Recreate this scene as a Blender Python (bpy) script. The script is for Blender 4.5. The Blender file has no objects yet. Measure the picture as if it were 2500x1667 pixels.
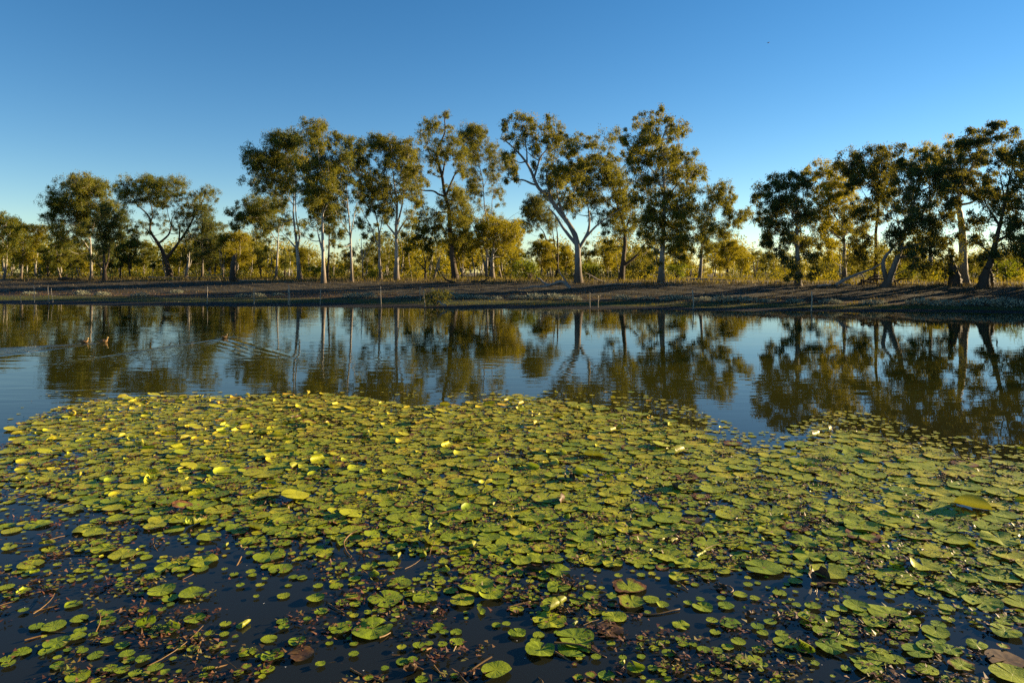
import bpy, math, random
import numpy as np
from mathutils import Vector, Matrix

rng = np.random.default_rng(7)
random.seed(7)
scene = bpy.context.scene
COL = scene.collection

# ------------------------------------------------------------------ camera, sky, sun, exposure
EYE = 2.2
F = 24.0 / 36.0 * 2500.0
HY = 665.4
cam_d = bpy.data.cameras.new("camera")
cam_d.lens = 24.0
cam_d.sensor_width = 36.0
cam_d.shift_y = -0.0672
cam_d.clip_start = 0.05
cam_d.clip_end = 9000.0
cam = bpy.data.objects.new("camera", cam_d)
cam.location = (0, 0, EYE)
cam.rotation_euler = (math.radians(90), 0, 0)
COL.objects.link(cam)
scene.camera = cam

SUN_EL, SUN_AZ = math.radians(11.0), math.radians(68.0)      # azimuth from the view axis towards the right
world = bpy.data.worlds.new("World")
scene.world = world
world.use_nodes = True
wn = world.node_tree
wn.nodes.clear()
sky = wn.nodes.new("ShaderNodeTexSky")
sky.sky_type = 'NISHITA'
sky.sun_disc = False
sky.sun_elevation = SUN_EL
sky.sun_rotation = SUN_AZ
sky.air_density = 0.85
sky.dust_density = 0.0
sky.ozone_density = 2.0
bg = wn.nodes.new("ShaderNodeBackground")
bg.inputs['Strength'].default_value = 0.05
wo = wn.nodes.new("ShaderNodeOutputWorld")
hs = wn.nodes.new("ShaderNodeHueSaturation")
hs.inputs['Saturation'].default_value = 1.3
hs.inputs['Hue'].default_value = 0.503
wn.links.new(sky.outputs[0], hs.inputs['Color'])
wn.links.new(hs.outputs[0], bg.inputs['Color'])
wn.links.new(bg.outputs[0], wo.inputs['Surface'])

sun_d = bpy.data.lights.new("sun", 'SUN')
sun_d.energy = 5.0
sun_d.angle = math.radians(0.5)
sun_d.color = (1.0, 0.75, 0.42)
sun = bpy.data.objects.new("sun", sun_d)
sv = Vector((math.sin(SUN_AZ) * math.cos(SUN_EL), math.cos(SUN_AZ) * math.cos(SUN_EL), math.sin(SUN_EL)))
sun.rotation_euler = sv.to_track_quat('Z', 'Y').to_euler()
sun.location = (60, 20, 40)
COL.objects.link(sun)

scene.view_settings.view_transform = 'Standard'
scene.view_settings.look = 'None'
scene.view_settings.exposure = 1.9
scene.view_settings.gamma = 1.0
scene.view_settings.use_curve_mapping = False
scene.cycles.transparent_max_bounces = 12
scene.cycles.max_bounces = 8
scene.cycles.use_denoising = False

# ------------------------------------------------------------------ helpers
def tag(o, label=None, cat=None, group=None, kind=None):
    if label: o['label'] = label
    if cat: o['category'] = cat
    if group: o['group'] = group
    if kind: o['kind'] = kind
    return o

def empty(name, loc):
    o = bpy.data.objects.new(name, None)
    o.location = loc
    o.empty_display_size = 0.2
    COL.objects.link(o)
    return o

def mesh_np(name, V, tris=None, quads=None, mats=(), mt=None, mq=None, smooth=False, rnd=None, attrs=None, uv=None):
    me = bpy.data.meshes.new(name)
    V = np.asarray(V, dtype=np.float32).reshape(-1, 3)
    T = np.zeros((0, 3), np.int32) if tris is None or len(tris) == 0 else np.asarray(tris, np.int32).reshape(-1, 3)
    Q = np.zeros((0, 4), np.int32) if quads is None or len(quads) == 0 else np.asarray(quads, np.int32).reshape(-1, 4)
    me.vertices.add(len(V))
    me.vertices.foreach_set("co", V.ravel())
    idx = np.concatenate([T.ravel(), Q.ravel()]).astype(np.int32)
    me.loops.add(len(idx))
    me.loops.foreach_set("vertex_index", idx)
    nf = len(T) + len(Q)
    starts = np.concatenate([np.arange(len(T)) * 3, len(T) * 3 + np.arange(len(Q)) * 4]).astype(np.int32)
    me.polygons.add(nf)
    me.polygons.foreach_set("loop_start", starts)
    me.polygons.foreach_set("loop_total", np.concatenate([np.full(len(T), 3), np.full(len(Q), 4)]).astype(np.int32))
    for m in mats: me.materials.append(m)
    if mt is not None or mq is not None:
        a = np.zeros(len(T), np.int32) if mt is None else np.broadcast_to(np.asarray(mt, np.int32), (len(T),))
        b = np.zeros(len(Q), np.int32) if mq is None else np.broadcast_to(np.asarray(mq, np.int32), (len(Q),))
        me.polygons.foreach_set("material_index", np.concatenate([a, b]).astype(np.int32))
    if smooth is not False:
        s = np.ones(nf, bool) if smooth is True else smooth
        me.polygons.foreach_set("use_smooth", s)
    if rnd is not None:
        me.attributes.new("rnd", 'FLOAT', 'POINT').data.foreach_set("value", np.asarray(rnd, np.float32))
    for k, v in (attrs or {}).items():
        me.attributes.new(k, 'FLOAT', 'POINT').data.foreach_set("value", np.asarray(v, np.float32))
    if uv is not None:
        lay = me.uv_layers.new(name="uv")
        lay.data.foreach_set("uv", np.asarray(uv, np.float32)[idx].ravel())
    me.update(calc_edges=True)
    me.validate(clean_customdata=False)
    return me

def link(name, me, parent=None, loc=None):
    o = bpy.data.objects.new(name, me)
    COL.objects.link(o)
    if parent: o.parent = parent
    if loc is not None: o.location = loc
    return o

class Geo:
    """collects shapes, builds one mesh"""
    def __init__(s):
        s.V, s.T, s.Q, s.mt, s.mq, s.r, s.n = [], [], [], [], [], [], 0
    def add(s, V, T=None, Q=None, m=0, r=0.5):
        V = np.asarray(V, float).reshape(-1, 3)
        if T is not None and len(T):
            T = np.asarray(T, int) + s.n; s.T.append(T); s.mt.append(np.full(len(T), m))
        if Q is not None and len(Q):
            Q = np.asarray(Q, int) + s.n; s.Q.append(Q); s.mq.append(np.full(len(Q), m))
        s.V.append(V); s.r.append(np.broadcast_to(np.asarray(r, float), (len(V),))); s.n += len(V)
    def tube(s, P, R, k=6, m=0, r=0.5, cap=True, rough=0.0):
        P = np.asarray(P, float); n = len(P)
        R = np.broadcast_to(np.asarray(R, float), (n,))
        t = np.gradient(P, axis=0); t /= np.linalg.norm(t, axis=1, keepdims=True) + 1e-9
        ref = np.array([1., 0, 0]) if abs(t[:, 0]).mean() < 0.7 else np.array([0, 1., 0])
        a = np.cross(t, ref); a /= np.linalg.norm(a, axis=1, keepdims=True) + 1e-9
        b = np.cross(t, a)
        th = np.arange(k) * 2 * math.pi / k
        rr = R[:, None] * (1 + (rng.normal(0, rough, (n, k)) if rough else 0))
        V = P[:, None, :] + rr[..., None] * (np.cos(th)[None, :, None] * a[:, None, :] + np.sin(th)[None, :, None] * b[:, None, :])
        V = V.reshape(-1, 3)
        i = np.arange(n - 1)[:, None] * k; j = np.arange(k)[None, :]; j2 = (j + 1) % k
        Q = np.stack([i + j, i + j2, i + k + j2, i + k + j], -1).reshape(-1, 4)
        T = None
        if cap:
            V = np.concatenate([V, P[-1:] + t[-1:] * R[-1]])
            T = [[(n - 1) * k + q, (n - 1) * k + (q + 1) % k, n * k] for q in range(k)]
        s.add(V, T, Q, m, r)
    def leaves(s, C, D, S, L, W, m=0, r=None, quad=False):
        """leaves: base C, direction D, side S, length L, width W"""
        N = len(C)
        L = np.broadcast_to(L, (N,))[:, None]; W = np.broadcast_to(W, (N,))[:, None]
        nrm = np.cross(D, S)
        rr = rng.random(N) if r is None else r
        if not quad:                           # slim pointed leaf of one triangle
            V = np.stack([C + S * W * .5, C - S * W * .5, C + D * L], 1).reshape(-1, 3)
            s.add(V, np.arange(N * 3).reshape(N, 3), None, m, np.repeat(rr, 3)); return
        V = np.stack([C, C + D * L * .45 + S * W * .5 + nrm * W * .12, C + D * L, C + D * L * .45 - S * W * .5 + nrm * W * .12], 1).reshape(-1, 3)
        Q = np.arange(N * 4).reshape(N, 4)
        s.add(V, None, Q, m, np.repeat(rr, 4))
    def mesh(s, name, mats, smooth=False, sub=None):
        V = np.concatenate(s.V)
        if sub is not None: V = V - np.asarray(sub, float)
        T = np.concatenate(s.T) if s.T else None
        Q = np.concatenate(s.Q) if s.Q else None
        return mesh_np(name, V, T, Q, mats, np.concatenate(s.mt) if s.mt else None, np.concatenate(s.mq) if s.mq else None, smooth, np.concatenate(s.r))

def unit(a):
    return a / (np.linalg.norm(a, axis=-1, keepdims=True) + 1e-9)

def spline(P, n):
    """smooth resampling of a polyline (Catmull-Rom)"""
    P = np.asarray(P, float)
    if len(P) < 3:
        t = np.linspace(0, 1, n)[:, None]; return P[0] * (1 - t) + P[-1] * t
    Q = np.concatenate([2 * P[:1] - P[1:2], P, 2 * P[-1:] - P[-2:-1]])
    u = np.linspace(0, len(P) - 1 - 1e-6, n); i = u.astype(int); f = (u - i)[:, None]
    p0, p1, p2, p3 = Q[i], Q[i + 1], Q[i + 2], Q[i + 3]
    return .5 * (2 * p1 + (p2 - p0) * f + (2 * p0 - 5 * p1 + 4 * p2 - p3) * f ** 2 + (3 * p1 - p0 - 3 * p2 + p3) * f ** 3)

# where a point of the picture lies in the place, at distance d / on the water
def at(sx, sy, d):
    return np.array([(sx - 1250.) / F * d, d, EYE + (HY - sy) / F * d])
def on_water(sx, sy):
    d = EYE * F / (sy - HY)
    return np.array([(sx - 1250.) / F * d, d, 0.0])

# ------------------------------------------------------------------ node material helpers
def new_mat(name):
    m = bpy.data.materials.new(name); m.use_nodes = True
    nt = m.node_tree; nt.nodes.clear()
    out = nt.nodes.new("ShaderNodeOutputMaterial")
    return m, nt, out

class N:
    def __init__(s, nt): s.nt = nt
    def node(s, t, **kw):
        n = s.nt.nodes.new(t)
        for k, v in kw.items(): setattr(n, k, v)
        return n
    def put(s, sock, v):
        if isinstance(v, bpy.types.NodeSocket): s.nt.links.new(v, sock)
        elif v is not None: sock.default_value = v
    def math(s, op, a, b=None, c=None, clamp=False):
        n = s.node("ShaderNodeMath", operation=op, use_clamp=clamp)
        s.put(n.inputs[0], a); s.put(n.inputs[1], b)
        if c is not None: s.put(n.inputs[2], c)
        return n.outputs[0]
    def noise(s, vec, scale, detail=3., rough=.55, dim='3D'):
        n = s.node("ShaderNodeTexNoise", noise_dimensions=dim)
        s.put(n.inputs['Vector'], vec); n.inputs['Scale'].default_value = scale
        n.inputs['Detail'].default_value = detail; n.inputs['Roughness'].default_value = rough
        return n.outputs['Fac']
    def ramp(s, fac, stops, interp='LINEAR'):
        n = s.node("ShaderNodeValToRGB"); n.color_ramp.interpolation = interp
        e = n.color_ramp.elements
        while len(e) < len(stops): e.new(.5)
        for q, (p, c) in zip(e, stops): q.position = p; q.color = (*c, 1)
        s.put(n.inputs[0], fac); return n.outputs[0]
    def mix(s, f, a, b, mode='MIX'):
        n = s.node("ShaderNodeMix", data_type='RGBA', blend_type=mode)
        s.put(n.inputs[0], f)
        for i, v in ((6, a), (7, b)):
            if isinstance(v, tuple): v = (*v, 1) if len(v) == 3 else v
            s.put(n.inputs[i], v)
        return n.outputs[2]
    def attr(s, name, out='Fac'):
        n = s.node("ShaderNodeAttribute", attribute_name=name); return n.outputs[out]
    def maprange(s, v, a, b, c=0., d=1., smooth=False):
        n = s.node("ShaderNodeMapRange", interpolation_type='SMOOTHSTEP' if smooth else 'LINEAR')
        s.put(n.inputs[0], v)
        for i, q in zip((1, 2, 3, 4), (a, b, c, d)): n.inputs[i].default_value = q
        return n.outputs[0]
    def bump(s, h, strength=1., dist=1.):
        n = s.node("ShaderNodeBump"); n.inputs['Strength'].default_value = strength
        n.inputs['Distance'].default_value = dist; s.put(n.inputs['Height'], h); return n.outputs[0]
    def pos(s): return s.node("ShaderNodeNewGeometry").outputs['Position']
    def obj(s): return s.node("ShaderNodeTexCoord").outputs['Object']
    def scale(s, v, sc):
        n = s.node("ShaderNodeMapping"); s.put(n.inputs['Vector'], v); n.inputs['Scale'].default_value = sc; return n.outputs[0]
    def xyz(s, v):
        n = s.node("ShaderNodeSeparateXYZ"); s.put(n.inputs[0], v); return n.outputs

def principled(n, out, color, rough, spec=.5, normal=None):
    b = n.node("ShaderNodeBsdfPrincipled")
    n.put(b.inputs['Base Color'], (*color, 1) if isinstance(color, tuple) else color)
    n.put(b.inputs['Roughness'], rough); n.put(b.inputs['Specular IOR Level'], spec)
    if normal is not None: n.put(b.inputs['Normal'], normal)
    n.nt.links.new(b.outputs[0], out.inputs['Surface'])
    return b

def leaf_mat(name, stops, trans=.42, tcol=(.34, .28, .014)):
    m, nt, out = new_mat(name); n = N(nt)
    c = n.ramp(n.attr("rnd"), stops)
    d = n.node("ShaderNodeBsdfDiffuse"); n.put(d.inputs[0], c)
    t = n.node("ShaderNodeBsdfTranslucent"); n.put(t.inputs[0], n.mix(.55, c, tcol))
    g = n.node("ShaderNodeBsdfGlossy"); g.inputs['Roughness'].default_value = .45; g.inputs[0].default_value = (.8, .8, .8, 1)
    a = n.node("ShaderNodeMixShader"); a.inputs[0].default_value = trans
    nt.links.new(d.outputs[0], a.inputs[1]); nt.links.new(t.outputs[0], a.inputs[2])
    b = n.node("ShaderNodeMixShader"); b.inputs[0].default_value = .012
    nt.links.new(a.outputs[0], b.inputs[1]); nt.links.new(g.outputs[0], b.inputs[2])
    nt.links.new(b.outputs[0], out.inputs['Surface'])
    return m

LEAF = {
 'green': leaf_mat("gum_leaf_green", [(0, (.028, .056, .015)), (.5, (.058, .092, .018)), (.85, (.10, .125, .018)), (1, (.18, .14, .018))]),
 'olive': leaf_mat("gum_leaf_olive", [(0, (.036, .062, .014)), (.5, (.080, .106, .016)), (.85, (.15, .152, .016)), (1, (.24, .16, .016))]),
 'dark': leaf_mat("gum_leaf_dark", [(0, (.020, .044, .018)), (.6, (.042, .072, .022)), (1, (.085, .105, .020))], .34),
 'sun_gold': leaf_mat("gum_leaf_sun_gold", [(0, (.080, .095, .008)), (.5, (.17, .165, .009)), (.9, (.26, .22, .012)), (1, (.30, .17, .014))], .45, (.45, .36, .014)),  # the low sun's gold is put into this leaf colour
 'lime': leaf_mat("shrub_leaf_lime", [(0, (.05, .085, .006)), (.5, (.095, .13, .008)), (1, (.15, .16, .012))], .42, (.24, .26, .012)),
}

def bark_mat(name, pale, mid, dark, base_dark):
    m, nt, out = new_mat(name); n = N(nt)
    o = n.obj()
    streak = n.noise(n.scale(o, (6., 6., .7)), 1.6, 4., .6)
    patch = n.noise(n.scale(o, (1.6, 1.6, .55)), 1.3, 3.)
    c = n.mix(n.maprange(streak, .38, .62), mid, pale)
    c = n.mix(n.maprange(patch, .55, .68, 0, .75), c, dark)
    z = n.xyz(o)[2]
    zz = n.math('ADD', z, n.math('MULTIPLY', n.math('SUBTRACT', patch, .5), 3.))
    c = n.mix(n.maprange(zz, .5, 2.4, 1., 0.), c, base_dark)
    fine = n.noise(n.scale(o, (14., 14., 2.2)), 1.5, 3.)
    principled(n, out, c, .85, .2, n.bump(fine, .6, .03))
    return m

BARK = {
 'white': bark_mat("brightened_gum_bark", (.56, .54, .50), (.44, .42, .39), (.28, .25, .22), (.17, .14, .11)),  # pale bark brightened for one shaded trunk, in place of skylight on it
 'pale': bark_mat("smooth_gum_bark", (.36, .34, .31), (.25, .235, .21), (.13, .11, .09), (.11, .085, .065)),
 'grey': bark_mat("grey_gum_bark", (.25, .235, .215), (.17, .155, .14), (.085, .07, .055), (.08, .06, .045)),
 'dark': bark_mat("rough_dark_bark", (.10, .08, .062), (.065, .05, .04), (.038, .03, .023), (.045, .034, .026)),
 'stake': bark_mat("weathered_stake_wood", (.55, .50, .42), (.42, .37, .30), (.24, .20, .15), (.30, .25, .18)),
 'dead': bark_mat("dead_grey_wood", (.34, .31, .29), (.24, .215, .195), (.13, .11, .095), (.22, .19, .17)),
}
# ------------------------------------------------------------------ the setting: terrain, water, pond bed
def y_shore(x): return 41.4 - .166 * np.asarray(x, float) + .35 * np.sin(np.asarray(x) * .31) + .2 * np.sin(np.asarray(x) * .83 + 1)
def y_crest(x): return np.interp(x, [-120, -80, -54, -20, 0, 21, 30, 60, 140], [98, 92, 85, 72, 65, 51.5, 46, 38, 24])
def lumps(x, y, s=0.):
    return (.5 * np.sin(x * .9 + s) * np.sin(y * 1.1 + 2 * s) + .3 * np.sin(x * 2.3 + y * 1.7 + s) + .2 * np.sin(x * 4.9 - y * 3.3 + 1 + s))
def across(x, y):
    return (y - y_shore(x)) / (y_crest(x) - y_shore(x))
def z_ground(x, y):
    x = np.asarray(x, float); y = np.asarray(y, float)
    t = across(x, y)
    z = np.interp(t, [-.6, -.2, 0, .15, .3, .42, .5, .7, .93, 1.05], [-.7, -.3, 0, .09, .26, .42, .56, .80, 1.13, 1.24])
    z = z + .012 * np.clip(y - y_crest(x), 0, 14) - .004 * np.clip(y - y_crest(x) - 14, 0, 60)
    return z + lumps(x, y) * np.interp(t, [0, .1, .35, .8, 1.3], [.0, .02, .05, .10, .07])

xs = np.concatenate([np.linspace(-1600, -125, 12), np.linspace(-118, 118, 420), np.linspace(125, 1600, 12)])
ts = np.concatenate([np.linspace(-.6, 0, 5), np.linspace(.02, 1.2, 75)])
Y = y_shore(xs)[None] + ts[:, None] * (y_crest(xs) - y_shore(xs))[None]
far = np.array([1.5, 3, 5, 8, 12, 18, 26, 40, 60, 100, 180, 400, 900, 2000, 4500])
Y = np.concatenate([Y, Y[-1:] + far[:, None]], 0)
X = np.broadcast_to(xs, Y.shape)
ZG = z_ground(X, Y); ZG[:, np.abs(xs) > 200] = np.clip(ZG[:, np.abs(xs) > 200], 1.2, 1.3)
r_, c_ = Y.shape
ii = (np.arange(r_ - 1)[:, None] * c_ + np.arange(c_ - 1)[None]).reshape(-1)
Q = np.stack([ii, ii + 1, ii + 1 + c_, ii + c_], -1)
TT = across(X, Y)

m, nt, out = new_mat("bank_soil_and_litter"); n = N(nt)  # bank tones darkened in the colour to stand in for tree shade
p = n.pos(); tt = n.attr("across")
big = n.noise(n.scale(p, (1, 1.6, 1)), .55, 3.); mid = n.noise(n.scale(p, (.7, 1.8, 1)), 2.2, 4., .65); fine = n.noise(p, 11., 4., .7)
tj = n.math('ADD', tt, n.math('MULTIPLY', n.math('SUBTRACT', big, .5), .12))
c = n.ramp(tj, [(0, (.018, .018, .020)), (.125, (.020, .019, .019)), (.15, (.055, .075, .010)), (.27, (.060, .068, .012)), (.31, (.050, .025, .012)),
                (.40, (.045, .026, .015)), (.47, (.040, .036, .020)), (.72, (.033, .028, .016)), (.92, (.038, .031, .016)), (1., (.15, .11, .045))])
c = n.mix(n.maprange(mid, .35, .7), c, n.mix(n.maprange(tt, .4, .6), (.02, .018, .013), (.026, .022, .014)))
c = n.mix(n.math('MULTIPLY', n.maprange(mid, .3, .45, 1, 0), n.maprange(tt, .42, .6)), c, (.080, .070, .040))
c = n.mix(n.math('MULTIPLY', n.maprange(fine, .70, .74), n.maprange(tt, .02, .12, .9, 0)), c, (.5, .5, .5))
principled(n, out, c, n.maprange(tt, 0, .2, .7, .9), n.maprange(tt, .1, .3, .08, .25), n.bump(fine, .8, .06))
me = mesh_np("ground", np.stack([X, Y, ZG], -1).reshape(-1, 3), None, Q, [m], smooth=True, attrs={"across": TT.reshape(-1)})
tag(link("ground", me), kind='structure')

# near shore under the camera and the pond bed
m, nt, out = new_mat("pond_mud"); n = N(nt)
principled(n, out, n.ramp(n.noise(n.pos(), 1.4, 4.), [(.3, (.006, .005, .0035)), (.7, (.018, .014, .009))]), .9, .2)
def sheet(name, x0, x1, ys, zs, mat, nx=30):
    xx = np.linspace(x0, x1, nx); ys = np.asarray(ys, float); zs = np.asarray(zs, float)
    V = np.stack([np.broadcast_to(xx, (len(ys), nx)), np.broadcast_to(ys[:, None], (len(ys), nx)), zs[:, None] + .04 * np.sin(xx * 1.3)[None] * np.sin(ys * 2.)[:, None]], -1)
    i = (np.arange(len(ys) - 1)[:, None] * nx + np.arange(nx - 1)[None]).reshape(-1)
    return tag(link(name, mesh_np(name, V.reshape(-1, 3), None, np.stack([i, i + 1, i + 1 + nx, i + nx], -1), [mat], smooth=True)), kind='structure')
sheet("pond_bed", -140, 140, [-1.5, 0, 2, 4, 8, 15, 30, 62], [.1, -.35, -.42, -.45, -.5, -.6, -.75, -.85], m)
m2, nt, out = new_mat("near_shore_soil"); n = N(nt)
principled(n, out, n.ramp(n.noise(n.pos(), 2.4, 5.), [(.3, (.05, .038, .026)), (.7, (.12, .09, .05))]), .95, .2, n.bump(n.noise(n.pos(), 9, 4), .6, .05))
sheet("near_shore", -140, 140, [-400, -60, -12, -5, -2.5, -1.0, -.2], [1.2, 1.1, .75, .5, .35, .08, -.4], m2)

# ---- water: mirror by Fresnel over slightly turbid, partly clear water; ripples and the ducks' wakes as relief
DUCKS = [on_water(205, 837), on_water(252, 836), on_water(549, 825)]
m, nt, out = new_mat("pond_water"); n = N(nt)
p = n.pos(); px, py, pz = n.xyz(p)
def wake(P, ax, half, amp, reach, wl, sharp=.10):
    ax = np.array(ax, float); ax /= np.linalg.norm(ax)
    dx = n.math('SUBTRACT', px, float(P[0])); dy = n.math('SUBTRACT', py, float(P[1]))
    s = n.math('ADD', n.math('MULTIPLY', dx, float(ax[0])), n.math('MULTIPLY', dy, float(ax[1])))
    t = n.math('ABSOLUTE', n.math('ADD', n.math('MULTIPLY', dx, float(-ax[1])), n.math('MULTIPLY', dy, float(ax[0]))))
    mm = n.math('SUBTRACT', t, n.math('MULTIPLY', s, math.tan(half)))
    gate = n.math('MULTIPLY', n.maprange(s, -.05, .3, 0, 1, True), n.maprange(s, reach * .25, reach, 1, 0, True))
    q = n.math('DIVIDE', mm, sharp)
    ridge = n.math('EXPONENT', n.math('MULTIPLY', n.math('MULTIPLY', q, q), -1.))
    inside = n.math('MULTIPLY', n.maprange(mm, -.05, .1, 1, 0, True), n.math('EXPONENT', n.math('MULTIPLY', n.math('MINIMUM', mm, 0.), .55)))
    wob = n.math('MULTIPLY', n.noise(p, .9, 2.), 2.0)
    train = n.math('MULTIPLY', n.math('SINE', n.math('ADD', n.math('MULTIPLY', mm, 2 * math.pi / wl), n.math('MULTIPLY', wob, 2.2))), inside)
    h = n.math('ADD', n.math('MULTIPLY', ridge, amp), n.math('MULTIPLY', train, amp * .42))
    return n.math('MULTIPLY', h, gate)
w1 = wake(DUCKS[2], (.22, -.97), math.radians(25), .0065, 8., .34)
w2 = wake(DUCKS[1] + np.array([.1, 0, 0]), (-.55, -.83), math.radians(21), .0075, 8.5, .30)
n1 = n.noise(n.scale(p, (.42, 1.3, 1)), 2.3, 1.5, .45)
n2 = n.noise(n.scale(p, (.45, 1.4, 1)), 6.5, 1., .5)
patch = n.maprange(n.noise(n.scale(p, (.35, 1, 1)), .22, 2.), .38, .66, .22, 1.)
leftw = n.maprange(px, -9, 4, 1.0, .45)
calm = n.maprange(py, 5., 12., .25, 1.)
amp = n.math('MULTIPLY', n.math('MULTIPLY', patch, leftw), calm)
h = n.math('MULTIPLY', n.math('ADD', n.math('MULTIPLY', n1, .0078), n.math('MULTIPLY', n2, .0013)), amp)
h = n.math('ADD', h, n.math('ADD', w1, w2))
nor = n.bump(h, 1., 1.)
fr = n.node("ShaderNodeFresnel"); fr.inputs['IOR'].default_value = 1.333; nt.links.new(nor, fr.inputs['Normal'])
gl = n.node("ShaderNodeBsdfGlossy"); gl.inputs['Roughness'].default_value = .012; nt.links.new(nor, gl.inputs['Normal'])
df = n.node("ShaderNodeBsdfDiffuse"); n.put(df.inputs[0], n.mix(n.maprange(py, 5., 14., 0, 1, True), (.024, .026, .018), (.064, .064, .010)))  # near tone raised in place of weak sky reflection; farther water murkier
tr = n.node("ShaderNodeBsdfTransparent"); tr.inputs[0].default_value = (.62, .60, .45, 1)
body = n.node("ShaderNodeMixShader"); body.inputs[0].default_value = .55
nt.links.new(tr.outputs[0], body.inputs[1]); nt.links.new(df.outputs[0], body.inputs[2])
mx = n.node("ShaderNodeMixShader")
nt.links.new(fr.outputs[0], mx.inputs[0]); nt.links.new(body.outputs[0], mx.inputs[1]); nt.links.new(gl.outputs[0], mx.inputs[2])
nt.links.new(mx.outputs[0], out.inputs['Surface'])
V = [(-150, -2, 0), (150, -2, 0), (150, 75, 0), (-150, 75, 0)]
tag(link("water", mesh_np("water", V, None, [[0, 1, 2, 3]], [m])), kind='structure')
# ------------------------------------------------------------------ trees
ZOOM = {1: (0, 400, 3.675), 2: (540, 260, 3.0154), 3: (980, 250, 3.2667), 4: (1400, 260, 3.2667), 5: (1820, 290, 3.2), 6: (0, 640, 2.8), 7: (840, 640, 2.8), 8: (1660, 640, 2.8)}
def S(z, x, y):
    a, b, k = ZOOM[z]
    return a + x / k, b + y / k
def ground_hit(sx, sy, lo=36., hi=100.):
    """distance at which the line of sight through a point of the picture meets the ground"""
    dd = np.linspace(lo, hi, 800)
    P = np.array([at(sx, sy, d) for d in dd])
    below = P[:, 2] <= z_ground(P[:, 0], P[:, 1])
    return float(dd[np.argmax(below)]) if below.any() else hi

class Skeleton:
    def __init__(s): s.P, s.R = np.zeros((0, 3)), np.zeros(0)
    def add(s, P, R):
        s.P = np.concatenate([s.P, P]); s.R = np.concatenate([s.R, R])
    def grow(s, c):
        """a curved branch from the best point of the skeleton to c; returns path and radii"""
        v = c - s.P
        d = np.linalg.norm(v, axis=1)
        cost = d + 1.3 * np.maximum(0, s.P[:, 2] - c[2] + .35 * np.hypot(v[:, 0], v[:, 1]))
        i = int(np.argmin(cost)); a = s.P[i]; L = d[i]
        mid = (a + c) / 2 + np.array([0, 0, -.10 * L]) + rng.normal(0, .06, 3) * L
        path = spline([a, mid, c], 5)
        r0 = min(max(s.R[i] * .62, .018), .022 + .028 * L)
        rad = np.linspace(r0, .018, 5)
        s.add(path[1:], rad[1:])
        return path, rad

def sprays(g, c, rad, dens, leaf, droop=.75, mat=0, size=1., base_m=1, n_per=82):
    """leaf sprays filling the ellipsoid c, rad; every spray hangs from a twig"""
    vol = float(np.prod(np.clip(rad, .25, None)))
    ns = max(3, int(12.5 * dens * vol ** .62 / size ** 1.3))
    u = unit(rng.normal(size=(ns, 3))) * (rng.random((ns, 1)) ** .42)
    sc = c + u * rad * np.array([1.12, 1.12, 1.05])
    sc[:, 2] += .12 * rad[2]
    C, D = [], []
    for q in sc:
        if rng.random() < .55:
            g.tube([c, (c + q) / 2 + rng.normal(0, .05, 3), q], [.017, .014, .008], 3, base_m, .5, cap=False)
        nl = int(n_per * rng.uniform(.6, 1.35))
        sg = rng.uniform(.12, .24) * (.6 + .4 * min(1.3, float(np.mean(rad)))) * size ** .6
        C.append(q + [0, 0, -.08] + rng.normal(0, 1, (nl, 3)) * np.array([sg, sg, sg * .95]) * rng.uniform(.7, 1.25))
    C = np.concatenate(C)
    n_ = len(C)
    D = unit(rng.normal(0, .55, (n_, 3)) + np.array([0, 0, -droop]))
    Sd = unit(np.cross(D, unit(rng.normal(size=(n_, 3)))))
    L = rng.uniform(.13, .225, n_) * size; W = L * rng.uniform(.27, .40, n_)
    tint = np.clip(rng.normal(.45, .22, n_) + rng.normal(0, .12), 0, 1)
    g.leaves(C, D, Sd, L, W, mat, tint)

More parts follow.
